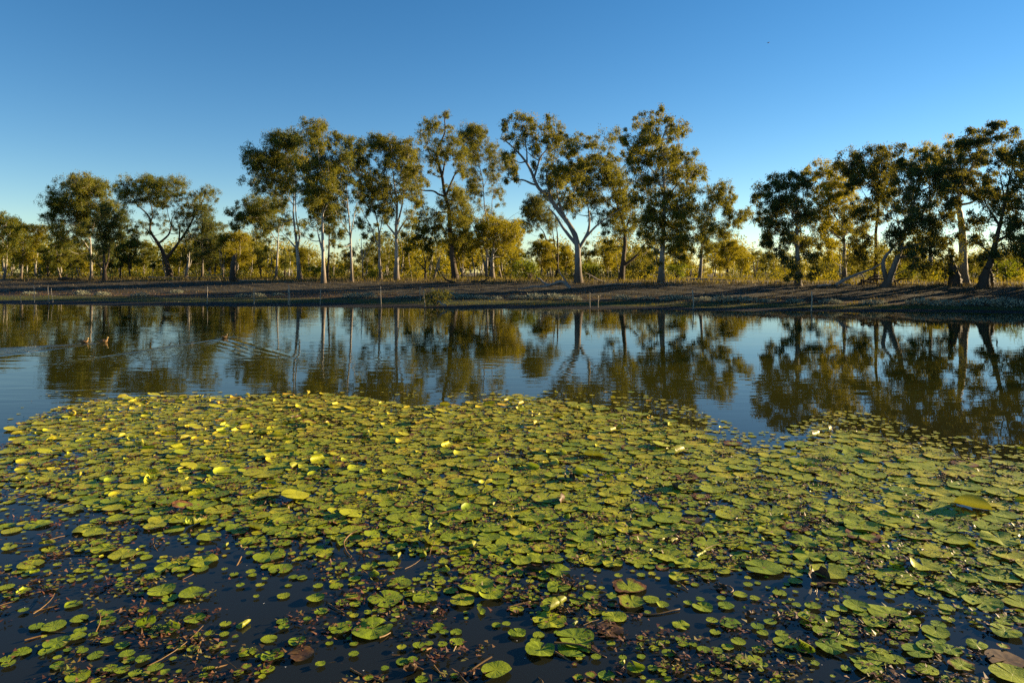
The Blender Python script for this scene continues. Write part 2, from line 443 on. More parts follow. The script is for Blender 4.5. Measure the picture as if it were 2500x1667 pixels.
HERO = []        # (short name, x, y) of every bank tree, for labels of what stands near
def hero_tree(short, label, z, trunk, r, limbs=(), blobs=(), bark='pale', leaf='green', d=None, depth=2.4, copies=3, dens=1., droop=.75, fill=1., group='gum trees along the top of the bank', name='gum_tree'):
    bx, by = S(z, *trunk[0])
    if d is None: d = ground_hit(bx, by)
    r *= .82
    base = at(bx, by, d); base[2] = z_ground(base[0], base[1])
    root = empty(name, base)
    tag(root, label, 'tree', group)
    HERO.append((short, bx, d))
    sk = Skeleton()
    drift = rng.uniform(-.12, .12)
    P = np.array([at(*S(z, *q), d) for q in trunk])
    P[0, 2] = min(P[0, 2], base[2] - .15)
    P[:, 1] += drift * (P[:, 2] - base[2]) * .4
    k = max(10, len(P) * 4)
    TP = spline(P, k); f = np.linspace(0, 1, k)
    R = r * (1 - .88 * f ** .66) * (1 + .55 * np.exp(-f * k * .55))
    g = Geo(); g.tube(TP, np.maximum(R, .02), 10, rough=.06)
    sk.add(TP[int(k * .3):], R[int(k * .3):])
    joint = Skeleton(); joint.add(TP, R)
    link("trunk", g.mesh("trunk", [BARK[bark]], True, base), root)
    for L in limbs:
        pts = np.array([at(*S(z, *q), d) for q in L])
        span = np.linalg.norm(pts[-1] - pts[0])
        # start on the nearest trunk point
        i = np.argmin(np.linalg.norm((joint.P - pts[0])[:, [0, 2]], axis=1)); pts[0] = joint.P[i]; r0 = min(joint.R[i] * .8, .05 + .030 * span)
        pts[1:, 1] = pts[0, 1] + np.cumsum(rng.normal(0, .10 * span / len(pts), len(pts) - 1)) + rng.uniform(-.22, .22) * span * np.linspace(0, 1, len(pts) - 1)
        k2 = len(pts) * 4
        LP = spline(pts, k2); RR = r0 * (1 - .82 * np.linspace(0, 1, k2) ** .9)
        g = Geo(); g.tube(LP, np.maximum(RR, .014), 7, rough=.05)
        link("limb", g.mesh("limb", [BARK[bark]], True, base), root)
        sk.add(LP[2:], RR[2:]); joint.add(LP, RR)
    px = d / F / ZOOM[z][2]
    todo = []
    for b in blobs:
        cx, cy, rx, ry = b[:4]; dn = b[4] if len(b) > 4 else 1.
        c = at(*S(z, cx, cy), d)
        for q in range(copies):
            rad = np.array([rx * px, (rx + ry) / 2 * px, ry * px]) * rng.uniform(.86, 1.16)
            o = np.array([rng.normal(0, .32 * rad[0]) if q else 0, rng.uniform(-depth, depth), rng.normal(0, .26 * rad[2]) if q else 0])
            todo.append((c + o, rad, dn * dens))
    nb = len(todo)
    for q in range(nb):                       # fill between the big clumps and hang smaller ones below them
        c, rad, dn = todo[q]
        u_ = rng.random() / fill
        if u_ < .42:
            o_ = todo[int(rng.integers(nb))]
            if np.linalg.norm(o_[0] - c) < 3.2 * rad[0]: todo.append(((c + o_[0]) / 2 + rng.normal(0, .25, 3) * rad, rad * rng.uniform(.6, .9), dn * .8))
        elif u_ < .88:
            todo.append((c + rng.normal(0, .5, 3) * rad - [0, 0, rad[2] * rng.uniform(.8, 2.3)], rad * [.5, .5, .7] * rng.uniform(.8, 1.25), dn))
    g = Geo()
    ctr = np.array([np.min(np.linalg.norm(sk.P - t[0], axis=1)) for t in todo])
    for i in np.argsort(ctr):
        c, rad, dn = todo[i]
        path, rr = sk.grow(c)
        g.tube(path, rr, 4, 1, cap=False)
        sprays(g, c, rad, dn, leaf, droop)
    link("crown", g.mesh("crown", [LEAF[leaf], BARK['pale' if bark in ('pale', 'white') else bark]], False, base), root)
    return root

# --- left group
hero_tree('pale-trunked tree of the left pair', 'leafy rounded gum with pale slim trunk, taller of the left pair', 1, [(820, 1040), (815, 850), (803, 650), (765, 420), (752, 240)], .24,
  limbs=[[(808, 800), (740, 690), (640, 640)], [(800, 650), (850, 520), (880, 360)], [(790, 560), (680, 450), (570, 380)]],
  blobs=[(760,190,140,90),(700,140,70,50),(840,150,60,50),(560,260,80,80),(870,230,100,90),(930,260,50,70),(690,360,160,100),(520,470,60,80),(600,590,80,80),(560,690,50,50),(640,690,70,60),(740,560,110,100),(850,390,110,90),(560,380,70,70),(680,470,110,80),(820,640,80,60),(700,770,60,50)], leaf='olive')
hero_tree('dark forked tree of the left pair', 'dark fork-trunked gum of the left pair, shorter with shaded lower crown', 1, [(940, 1045), (938, 900), (932, 790), (905, 620), (880, 450)], .30,
  limbs=[[(938, 970), (890, 900), (850, 830)], [(938, 960), (970, 850), (985, 700)], [(925, 740), (990, 620), (1030, 540)]],
  blobs=[(950,480,80,80),(1030,550,55,80),(960,620,80,80),(900,740,60,60),(1000,420,55,60),(870,860,50,45),(1060,470,30,40),(1010,660,60,60),(900,560,60,60),(960,760,50,50)], bark='dark', leaf='dark')
hero_tree('wide spreading dark tree', 'wide spreading open-crowned tree with dark leaning trunk and bent boughs', 1, [(1530, 1020), (1490, 880), (1440, 760), (1390, 680), (1340, 600), (1338, 500), (1290, 430), (1210, 360), (1180, 290)], .44,
  limbs=[[(1430, 710), (1500, 640), (1520, 560), (1530, 480), (1600, 380)], [(1510, 850), (1600, 720), (1700, 580), (1770, 460), (1850, 330), (1880, 240)], [(1340, 540), (1350, 440), (1310, 300), (1300, 190)], [(1520, 560), (1490, 420), (1470, 260)], [(1390, 680), (1310, 590), (1270, 560)], [(1600, 720), (1620, 600), (1590, 500)]],
  blobs=[(1200,190,140,80),(1110,260,80,80),(1290,140,90,45),(1430,160,80,60),(1540,200,100,70),(1380,270,110,60),(1600,300,80,60),(1240,320,120,60,.6),(1080,370,60,50,.5),(1880,240,60,50),(1800,310,60,60,.8),(1740,370,70,60,.6),(1480,370,90,50,.5),(1640,430,80,60,.6),(1180,440,70,40,.5),(1400,460,90,40,.4),(1290,540,60,40,.5),(1160,540,60,40,.5),(1450,560,60,40,.3),(1620,560,60,50,.5),(1240,620,60,50,.5)], bark='dark', leaf='olive', dens=.9)
hero_tree('dense dark tree beside the spreading one', 'dense dark gum with pale lower trunk right beside the spreading tree', 1, [(1815, 1015), (1815, 850), (1812, 700), (1830, 520)], .24,
  blobs=[(1850,430,80,70),(1890,550,90,80),(1780,500,70,70),(1800,670,110,90),(1910,680,70,70),(1750,790,80,70),(1890,790,90,60),(1720,890,50,50),(1930,880,40,40),(1830,580,90,70),(1800,860,60,50)], leaf='dark', bark='grey')
# --- centre left group
hero_tree('twin-stemmed round tree', 'large round-crowned gum with twin pale stems at left of the tall row', 2, [(580, 1280), (565, 1100), (552, 950), (535, 800), (540, 650), (520, 480)], .30,
  limbs=[[(575, 1060), (578, 950), (570, 820), (580, 650), (590, 480)], [(555, 1040), (500, 980), (450, 930)], [(540, 720), (470, 630), (400, 560)], [(545, 640), (470, 480), (420, 380)], [(530, 830), (470, 850), (430, 830)]],
  blobs=[(480,250,110,60),(380,290,90,65),(290,370,80,65),(230,430,55,65),(350,420,110,75),(470,390,110,85),(560,280,70,80),(205,545,35,35),(330,530,80,60),(450,530,90,60),(360,620,70,55),(480,620,60,50,.8),(560,560,60,60),(420,700,70,60,.8),(590,400,60,60),(530,460,60,60)])
hero_tree('low leaning crown at the row end', 'lower gum with drooping crown reaching left from the tall row', 2, [(402, 1260), (415, 1100), (422, 950), (430, 840)], .20, d=84.,
  limbs=[[(415, 1000), (350, 900), (280, 800), (160, 740)]],
  blobs=[(280,730,80,65),(180,735,60,45),(140,820,45,45),(220,820,55,45),(340,750,90,75),(330,890,70,60),(400,850,60,50),(510,850,35,40,.7),(100,790,25,25),(130,870,25,25),(290,820,60,50),(300,950,40,35,.7)], leaf='green')
hero_tree('tall narrow tree with the golden top', 'tall narrow gum with golden top and grey trunk in the left row', 2, [(755, 1300), (750, 1100), (745, 900), (747, 750), (738, 600), (720, 400), (705, 230)], .27,
  limbs=[[(748, 1060), (715, 960), (690, 870)], [(745, 800), (800, 660), (800, 560)], [(740, 640), (670, 540), (640, 430)]],
  blobs=[(700,155,75,40),(650,190,45,55),(760,200,55,60),(690,280,85,55),(730,360,95,60),(640,420,70,60),(750,460,105,65),(660,520,80,60),(790,580,85,65),(700,630,90,70),(640,700,60,60),(780,690,70,60),(700,780,60,50),(610,880,40,40),(660,600,60,60),(820,500,50,50),(850,620,40,50),(740,720,70,60)], leaf='olive')
hero_tree('thin black-stemmed tree', 'thin black-stemmed tree just behind the golden-topped gum', 2, [(780, 1265), (792, 1050), (790, 850), (800, 720)], .19, d=80.,
  blobs=[(780,820,60,60),(840,760,45,55),(760,900,40,40,.6),(850,840,40,50,.6),(820,940,40,40,.5)], bark='dark', leaf='dark')
hero_tree('slender forked tree', 'slender gum with white forked upper stems and sparse crown', 2, [(962, 1290), (960, 1150), (955, 980), (948, 850), (935, 700), (930, 540), (940, 400)], .20,
  limbs=[[(958, 980), (975, 870), (988, 750), (1000, 600)], [(950, 940), (890, 850), (850, 740)], [(940, 800), (905, 650), (890, 520)]],
  blobs=[(870,235,60,45),(950,255,75,45),(1010,290,45,55),(870,330,60,55),(960,350,85,55),(1035,390,35,50),(900,440,70,55,.75),(980,460,70,60,.75),(940,560,70,60,.6),(1000,560,45,50,.5),(890,650,45,60,.7),(1015,640,35,50,.5),(865,760,40,50,.6),(910,930,30,40,.5)])
hero_tree('left-bending grey tree', 'grey-stemmed gum whose stems bend left, next to the broad dome crown', 2, [(1175, 1280), (1165, 1100), (1163, 950), (1150, 850), (1120, 740), (1080, 640), (1065, 540)], .20,
  limbs=[[(1160, 1060), (1120, 940), (1090, 870), (1035, 780), (990, 680)], [(1165, 960), (1185, 850), (1190, 720)]],
  blobs=[(1110,470,55,55,.6),(1055,550,60,60,.6),(1120,600,80,65,.8),(1180,560,65,75),(1070,680,60,60,.6),(1180,690,70,70,.85),(1100,760,50,50,.5),(1020,820,35,45,.7),(1200,810,45,55,.6),(1045,890,35,30,.5)], leaf='olive')
hero_tree('broad dome-crowned tree', 'broad dome-crowned gum with thick pale trunk at the right of its row', 2, [(1290, 1280), (1290, 1100), (1285, 900), (1292, 720), (1270, 560), (1250, 400)], .36,
  limbs=[[(1300, 900), (1330, 700), (1332, 500), (1340, 360)], [(1285, 930), (1215, 860), (1180, 760)], [(1295, 950), (1340, 860), (1380, 800)], [(1285, 760), (1230, 600), (1200, 460)]],
  blobs=[(1130,260,65,35),(1210,235,80,35),(1300,260,90,45),(1370,320,65,60),(1180,320,75,55),(1270,340,90,60),(1420,400,55,60),(1320,430,90,70),(1210,420,70,60,.75),(1440,480,55,60,.7),(1350,540,80,60,.85),(1250,600,60,60,.6),(1400,600,50,50,.7),(1330,660,60,60,.6),(1440,700,40,60,.6),(1240,700,60,60,.6),(1420,790,50,55,.6),(1220,770,45,50,.8),(1370,860,45,45,.5)], leaf='olive')
hero_tree('small dark forked tree', 'small open tree with dark forked stems between two tall gums', 3, [(190, 1420), (190, 1290), (170, 1190), (140, 1090)], .17, d=82.,
  limbs=[[(190, 1300), (220, 1190), (240, 1090)], [(190, 1340), (130, 1270), (80, 1210)]],
  blobs=[(100,1080,45,35,.8),(180,1060,55,40,.8),(240,1080,40,40,.8),(150,1000,45,35,.7),(60,1160,35,30,.7),(230,1160,35,30,.6)], bark='dark')
# --- centre
hero_tree('thick-trunked tree with the dead top twig', 'old gum with thick dark trunk and bare twig at its top', 3, [(432, 1410), (402, 1200), (388, 1000), (378, 850), (345, 720), (325, 590), (296, 480), (285, 400), (312, 330), (350, 240), (347, 140), (352, 70)], .42,
  limbs=[[(385, 740), (408, 620), (440, 565), (510, 545)], [(345, 760), (300, 735), (255, 710), (160, 705), (110, 670), (55, 655)], [(370, 880), (300, 880), (220, 890)], [(325, 600), (350, 470), (380, 340)], [(345, 130), (380, 120), (415, 112)], [(390, 760), (450, 780), (500, 760)], [(300, 500), (240, 430), (200, 330)]],
  blobs=[(225,185,75,40),(310,190,50,35),(180,270,45,55,.6),(340,85,35,25,.25),(230,330,80,55,.5),(310,345,70,45,.5),(390,270,45,50,.5),(260,470,60,50,.75),(350,430,80,55,.9),(450,420,70,65,.9),(440,330,60,60,.7),(480,520,60,50,.6),(140,610,65,65,.7),(60,600,60,65,.6),(440,700,70,60,.9),(450,800,90,75),(340,800,55,55,.7),(500,880,80,65),(280,900,70,60,.9),(250,980,70,60),(440,950,80,70),(360,1000,50,50,.8),(500,1040,70,60),(180,850,50,55,.7),(150,960,40,45),(530,960,60,60),(440,1080,60,50)], bark='dark', leaf='olive', depth=2.6)
hero_tree('white slim tree right of the thick trunk', 'slim white-trunked gum with airy crown right of the thick dark trunk', 3, [(675, 1400), (685, 1200), (685, 1050), (680, 950), (660, 800), (650, 650), (630, 540), (600, 420), (590, 300)], .22,
  limbs=[[(690, 960), (720, 870), (725, 780), (760, 650), (775, 560)], [(655, 680), (690, 580), (700, 480)], [(640, 560), (560, 460), (530, 330)], [(685, 1060), (650, 1000), (620, 960)], [(650, 1370), (630, 1150), (600, 1050), (560, 960)]],
  blobs=[(520,230,80,55),(600,215,70,50),(645,265,45,45),(500,310,70,60,.8),(590,330,70,50,.7),(540,420,60,60,.7),(620,430,60,65,.7),(700,390,60,65,.7),(770,430,60,50,.6),(720,500,50,55,.7),(740,570,50,60,.7),(835,500,60,50,.6),(560,560,60,60,.6),(600,650,60,60,.7),(730,700,40,55,.4),(790,715,40,45,.6),(650,830,50,50,.6),(570,700,50,60),(870,430,30,40,.6)], leaf='olive')
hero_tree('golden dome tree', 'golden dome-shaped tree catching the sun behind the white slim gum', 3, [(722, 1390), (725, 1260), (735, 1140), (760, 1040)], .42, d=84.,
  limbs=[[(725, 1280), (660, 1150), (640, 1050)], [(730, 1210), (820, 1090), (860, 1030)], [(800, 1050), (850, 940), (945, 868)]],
  blobs=[(650,950,60,50),(760,980,90,65),(860,1000,75,60),(900,1080,55,70),(780,1090,90,75),(680,1080,70,70),(840,1170,80,65),(620,1050,60,60),(720,930,50,40),(680,1010,60,50),(920,1000,30,40),(560,1130,60,50)], leaf='sun_gold', bark='pale', depth=3.)
hero_tree('great leaning tree', 'great leaning gum with long bare grey boughs reaching left', 3, [(1412, 1440), (1408, 1250), (1397, 1100), (1345, 985), (1255, 865), (1175, 755), (1095, 685), (1060, 610), (1030, 540), (990, 470), (935, 405), (880, 350), (825, 305), (790, 292)], .40,
  limbs=[[(1080, 665), (1040, 650), (970, 620), (900, 622), (850, 600), (790, 610)], [(1000, 490), (1000, 400), (992, 300), (1005, 200)], [(985, 480), (940, 480), (880, 445)], [(1140, 570), (1110, 440), (1160, 370), (1152, 290)], [(1420, 1180), (1490, 1030), (1502, 900), (1490, 790)], [(1385, 1080), (1300, 910), (1245, 770), (1230, 660)], [(1460, 1080), (1540, 1000), (1600, 950), (1700, 880), (1860, 790)], [(1200, 780), (1160, 620), (1170, 540), (1250, 440)], [(1400, 1150), (1290, 1000), (1230, 900), (1170, 830)], [(1100, 470), (1040, 430), (960, 350)]],
  blobs=[(830,205,35,35,.6),(940,175,55,50,.8),(1010,130,40,35,.6),(920,290,65,45,.9),(1010,250,60,50,.8),(1100,195,60,50,.7),(1180,165,50,45,.6),(1060,330,50,55,.7),(1140,285,50,50,.7),(1080,395,35,45),(1265,220,35,45,.6),(1260,330,75,85),(1200,440,50,45,.8),(1340,420,65,85),(1300,510,75,65),(870,470,45,50,.7),(905,560,28,35,.7),(1150,620,65,55),(1250,640,90,65),(1180,720,55,40),(1350,600,85,75),(1300,760,85,65,.8),(1400,790,80,60,.8),(1420,480,60,75),(830,400,30,25,.5),(1260,560,70,50)], leaf='olive', bark='grey', depth=3.)
hero_tree('low dark tree under the leaning boughs', 'lower dark-leaved gum tucked under the long leaning boughs', 3, [(1240, 1400), (1246, 1200), (1242, 1040), (1220, 930)], .30,
  limbs=[[(1225, 1330), (1175, 1150), (1130, 1030), (1080, 980)], [(1240, 1280), (1215, 1100), (1200, 960)]],
  blobs=[(1020,775,55,45),(1100,785,65,45),(985,870,45,50),(1070,880,70,60),(965,960,28,35),(1040,960,45,45),(1150,890,60,60),(1200,960,60,60,.6),(1125,1060,18,18),(1060,820,55,45)], bark='dark', leaf='dark')
hero_tree('dark tree with the low right fork', 'dark-trunked gum forking low to the right, its crown beside the leaning tree', 4, [(380, 1390), (398, 1220), (410, 1080), (402, 950), (362, 840), (330, 700), (300, 560)], .36,
  limbs=[[(400, 1290), (500, 1190), (560, 1110), (600, 1060)], [(405, 1000), (450, 880), (440, 760)], [(360, 850), (260, 760), (200, 640)], [(310, 600), (220, 430), (150, 320)], [(340, 740), (380, 640), (400, 540)]],
  blobs=[(30,255,35,50,.6),(130,280,60,45,.7),(220,265,75,55,.7),(290,270,50,55,.6),(110,450,80,65),(230,460,100,65),(330,450,60,70),(60,560,70,65,.8),(180,580,100,75),(300,580,90,75),(400,555,45,60),(100,700,80,65),(240,710,100,65),(365,680,60,65),(430,780,70,55),(330,820,90,55),(440,890,75,65),(230,850,80,45,.5),(380,990,80,60,.8),(300,940,70,50,.6),(500,960,60,60,.8),(330,1080,60,50,.6)], bark='dark', leaf='green', depth=3.)
hero_tree('tallest tree of the middle', 'tall layered gum with straight pale upper stem, highest of the middle group', 4, [(700, 1410), (705, 1200), (712, 1050), (720, 850), (716, 620), (705, 450), (697, 310), (720, 210), (758, 150)], .34,
  limbs=[[(715, 960), (640, 850), (600, 760)], [(700, 1190), (640, 1130), (580, 1100)], [(718, 700), (640, 540), (570, 430)], [(716, 760), (830, 620), (900, 540)], [(700, 320), (640, 220), (600, 140)], [(712, 240), (790, 190), (860, 190)], [(718, 860), (820, 770), (900, 700)], [(702, 420), (770, 340), (830, 330)]],
  blobs=[(510,115,35,35),(570,105,50,35),(640,85,45,30),(740,105,55,35),(800,150,45,35),(860,190,38,28),(560,200,60,50,.8),(670,180,50,45,.6),(760,250,50,40,.7),(415,245,45,38),(500,290,80,45),(600,310,80,55),(700,340,60,55),(820,340,65,38,.8),(440,370,55,55),(540,420,90,65),(660,440,90,70),(780,420,85,65),(860,460,70,65),(960,510,75,55),(1005,580,42,55),(880,570,90,65),(760,560,80,60),(520,580,70,75,.8),(620,600,80,60),(540,690,60,60),(680,700,90,70),(820,690,100,75),(930,680,65,65),(640,820,80,70),(780,820,100,75),(900,820,85,75),(580,900,80,60),(700,930,100,75),(850,950,100,75),(760,1050,90,65),(620,1040,70,60),(900,1060,80,70),(1000,860,55,70),(1000,990,75,75),(800,1150,60,55),(600,1150,50,55)], leaf='olive', depth=3.)
hero_tree('tree with the bough to the right', 'white-trunked gum with one leafy bough stretched out right over the gap', 4, [(1005, 1390), (1020, 1200), (1025, 1050), (1045, 930), (1090, 850), (1120, 730)], .24, d=76.,
  limbs=[[(1060, 930), (1120, 930), (1180, 915), (1290, 895), (1395, 900)], [(1080, 860), (1160, 810), (1240, 750)], [(1030, 1050), (1110, 1040), (1180, 1010)]],
  blobs=[(1060,670,65,35),(1150,650,65,38),(1100,740,80,60),(1200,700,40,40),(1250,750,58,45),(1060,830,75,60),(1190,830,60,45),(1240,920,45,35),(1330,850,62,35),(1400,900,36,30),(1110,930,70,50),(1150,1000,65,45),(1200,1010,40,28,.5),(1080,1060,75,60),(1110,1120,40,35),(1290,890,45,30)], leaf='olive')
# --- right group
hero_tree('left tree of the right group', 'grey gum with thick flaring base at the left of the right-hand group', 5, [(412, 1305), (408, 1150), (400, 1000), (396, 850), (382, 680), (390, 540)], .31,
  limbs=[[(398, 1000), (340, 890), (270, 810), (200, 760)], [(395, 820), (320, 680), (230, 580)], [(390, 740), (440, 640), (450, 540)]],
  blobs=[(240,495,65,45),(380,445,65,40),(420,530,75,55),(150,535,55,45),(125,590,35,28),(300,555,90,55),(210,620,85,60),(360,640,95,70),(460,640,50,55),(165,690,38,48),(270,720,90,60),(400,750,70,60),(145,790,28,38),(220,830,55,38),(310,820,60,50,.8),(460,780,60,60),(430,880,60,50,.9),(195,900,45,26,.7),(200,960,28,18),(280,950,60,40,.8),(460,970,60,60),(480,1060,60,50),(270,1050,60,45,.8),(310,1130,55,50,.7)], bark='grey', leaf='dark', depth=2.)
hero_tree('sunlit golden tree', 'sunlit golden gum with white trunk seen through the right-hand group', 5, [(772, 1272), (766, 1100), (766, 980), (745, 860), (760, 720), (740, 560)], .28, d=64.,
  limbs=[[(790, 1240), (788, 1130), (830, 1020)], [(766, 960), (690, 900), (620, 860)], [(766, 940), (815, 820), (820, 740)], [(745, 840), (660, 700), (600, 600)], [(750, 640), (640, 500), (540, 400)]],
  blobs=[(530,365,38,35),(590,400,50,40),(640,430,60,50),(520,460,50,45,.7),(720,375,45,38),(740,460,80,60),(640,520,70,50),(560,570,60,50,.7),(800,520,60,60),(610,650,90,60),(740,620,90,70),(530,720,60,60),(640,750,80,60),(760,740,80,60),(850,680,60,60),(560,820,60,40),(700,850,80,50),(800,840,60,60),(570,930,60,50),(640,980,60,50),(880,860,60,60)], leaf='sun_gold', depth=2.6)
hero_tree('dark twin-stemmed tree', 'tall dark gum with thin black stem rising at the centre of the right group', 5, [(1020, 1290), (1020, 1100), (1012, 900), (1030, 700), (1012, 600), (1048, 450), (1050, 320)], .22,
  limbs=[[(1025, 720), (960, 640), (900, 560)], [(1040, 500), (960, 400), (920, 320)], [(1050, 420), (1100, 320), (1120, 260)], [(1015, 950), (930, 900), (880, 860)]],
  blobs=[(840,290,45,45),(920,255,60,35),(1020,240,60,35),(1110,230,55,35),(1140,270,45,40),(880,360,70,60),(970,340,70,60),(1070,340,80,60),(830,420,55,60,.9),(930,430,80,70),(1050,450,90,70),(1130,400,60,60),(900,540,50,60,.8),(1010,560,80,60),(1080,620,80,60),(950,640,60,60,.8),(900,720,60,60),(980,760,70,60),(900,850,60,60),(880,960,65,60),(950,1000,60,60),(1010,880,60,60),(900,1090,65,55),(990,1130,60,55),(790,490,40,50,.7)], bark='dark', leaf='dark', depth=2.)
hero_tree('leaning trunk in the right thicket', 'dense dark gum with thick trunk leaning right over fallen branches', 5, [(1095, 1312), (1150, 1180), (1200, 1050), (1232, 900), (1290, 720), (1340, 560), (1370, 420)], .34,
  limbs=[[(1045, 1265), (1080, 1120), (1130, 1030), (1190, 960), (1280, 880)], [(1240, 880), (1360, 760), (1440, 640)], [(1225, 930), (1160, 800), (1150, 660)], [(1300, 700), (1260, 560), (1230, 420)], [(1330, 600), (1440, 520), (1520, 430)], [(1215, 1010), (1340, 980), (1460, 950)], [(1190, 1090), (1300, 1080), (1400, 1090)]],
  blobs=[(1230,330,65,45),(1300,310,60,35),(1360,340,60,50),(1280,420,90,70),(1200,460,70,60),(1380,430,80,60),(1460,400,65,50),(1530,370,55,38),(1480,480,80,60),(1250,540,90,70),(1360,560,90,70),(1470,580,85,60),(1540,520,45,60),(1180,640,80,70),(1300,680,100,70),(1420,700,90,60),(1530,680,55,60),(1180,760,80,70),(1290,800,90,70),(1420,820,90,60),(1520,800,55,60),(1200,900,90,70),(1340,930,100,70),(1470,930,80,60),(1560,950,55,50),(1180,1040,90,60),(1300,1060,90,60),(1420,1060,80,60),(1520,1070,55,60),(1240,1170,55,45),(1380,1160,55,50),(1110,960,70,60)], bark='grey', leaf='dark', depth=2., fill=.5)
hero_tree('golden-tipped tree behind the thicket', 'thin golden-tipped gum rising behind the dense thicket', 5, [(1452, 1275), (1450, 900), (1455, 600), (1450, 330), (1440, 240)], .20, d=62.,
  blobs=[(1365,238,28,28),(1480,205,45,35),(1530,240,45,35),(1572,268,28,28),(1455,300,50,28,.6),(1500,340,50,40),(1420,380,50,40)], leaf='sun_gold')
hero_tree('tall bare-trunked tree', 'tall gum with long bare pale trunk and fan of thin boughs on top', 5, [(1702, 1300), (1697, 1150), (1692, 950), (1676, 800), (1655, 690), (1642, 640), (1680, 560), (1700, 450), (1775, 360), (1800, 260), (1850, 170)], .42,
  limbs=[[(1650, 660), (1610, 600), (1590, 560)], [(1680, 675), (1760, 655), (1800, 605), (1850, 560)], [(1785, 360), (1830, 300), (1905, 225), (1960, 170)], [(1790, 345), (1880, 265), (1975, 195)], [(1700, 450), (1660, 370), (1640, 290)], [(1770, 370), (1730, 250), (1700, 190)], [(1690, 520), (1750, 440), (1810, 410)], [(1850, 170), (1870, 110), (1930, 70)], [(1790, 360), (1850, 320), (1900, 260)]],
  blobs=[(1850,70,28,18),(1940,70,48,28),(2000,120,48,28),(1950,150,38,38,.5),(1790,130,45,35),(1700,190,38,28),(1760,180,60,28),(1840,165,60,35),(1900,265,36,26,.4),(1640,280,60,40),(1740,280,65,35),(1640,350,60,38),(1720,350,70,38),(1620,420,55,45),(1720,420,70,45),(1800,410,45,38),(1640,500,60,50),(1730,490,60,38,.8),(1780,560,45,38,.8),(1590,570,38,38),(1840,610,35,35,.8)], leaf='dark', bark='white', depth=1.6, fill=.4)
hero_tree('gnarled tree at the right edge', 'gnarled dark tree with crooked low limb at the right edge', 5, [(1850, 1322), (1882, 1200), (1922, 1100), (1960, 950), (2000, 800), (2040, 620), (2080, 420)], .42,
  limbs=[[(1915, 1180), (1950, 1192), (1972, 1180), (1978, 1130), (2040, 1100)], [(1950, 980), (2060, 900), (2150, 800)], [(1985, 850), (1930, 720), (1890, 620)], [(2040, 620), (2000, 460), (2010, 330)], [(1930, 1070), (1860, 1010), (1800, 960)], [(2060, 520), (2140, 420), (2180, 300)]],
  blobs=[(2030,220,60,38),(2000,280,45,45),(2110,240,50,50),(2050,340,90,60),(2150,300,50,60),(1990,400,50,38),(2100,430,90,60),(1880,480,48,35),(1960,520,80,60),(2060,540,90,60),(2150,550,60,70),(1860,600,55,60),(1950,650,90,70),(2070,670,90,70),(2160,700,60,70),(1840,760,48,55),(1920,800,80,70),(2040,820,90,70),(2150,840,60,70),(1830,930,65,55),(1930,950,75,55),(2050,970,80,70),(1840,1060,55,55),(1950,1050,55,45),(2080,1080,70,60),(2150,1000,60,80),(2230,400,70,90),(2240,600,80,90),(2250,800,80,90),(2230,960,70,80),(2220,280,50,50)], bark='dark', leaf='dark', depth=2., fill=.5)

# --- dead things standing
def dead_stump(label, z, pts, r, d=None, mat='dark', cat='stump'):
    bx, by = S(z, *pts[0]); d = d or ground_hit(bx, by)
    base = at(bx, by, d); base[2] = z_ground(base[0], base[1])
    P = np.array([at(*S(z, *q), d) for q in pts]); P[0, 2] = min(P[0, 2], base[2] - .1)
    root = tag(empty("dead_stump", base), label, cat)
    k = 14; TP = spline(P, k); f = np.linspace(0, 1, k)
    g = Geo(); g.tube(TP, r * (1.25 - .75 * f) + .01, 9, rough=.13)
    link("trunk", g.mesh("trunk", [BARK[mat]], False, base), root)
    g = Geo()
    for q in range(4):
        a = TP[-1] + np.array([rng.normal(0, r * .2), rng.normal(0, r * .2), -.05])
        g.tube([a, a + np.array([rng.normal(0, .08), rng.normal(0, .08), rng.uniform(.2, .5)])], [r * .22, .008], 4)
    link("splinter", g.mesh("splinter", [BARK[mat]], False, base), root)
    return root
dead_stump('broken dark dead trunk standing alone left of the tall row', 1, [(2092, 1055), (2090, 950), (2100, 830)], .34)
dead_stump('tapering broken dead trunk leaning beside the bare pale trunk', 5, [(1642, 1302), (1630, 1200), (1598, 1100)], .34)
dead_stump('short hollow dark stump beside the gnarled tree', 5, [(1890, 1308), (1900, 1240), (1905, 1190)], .36)
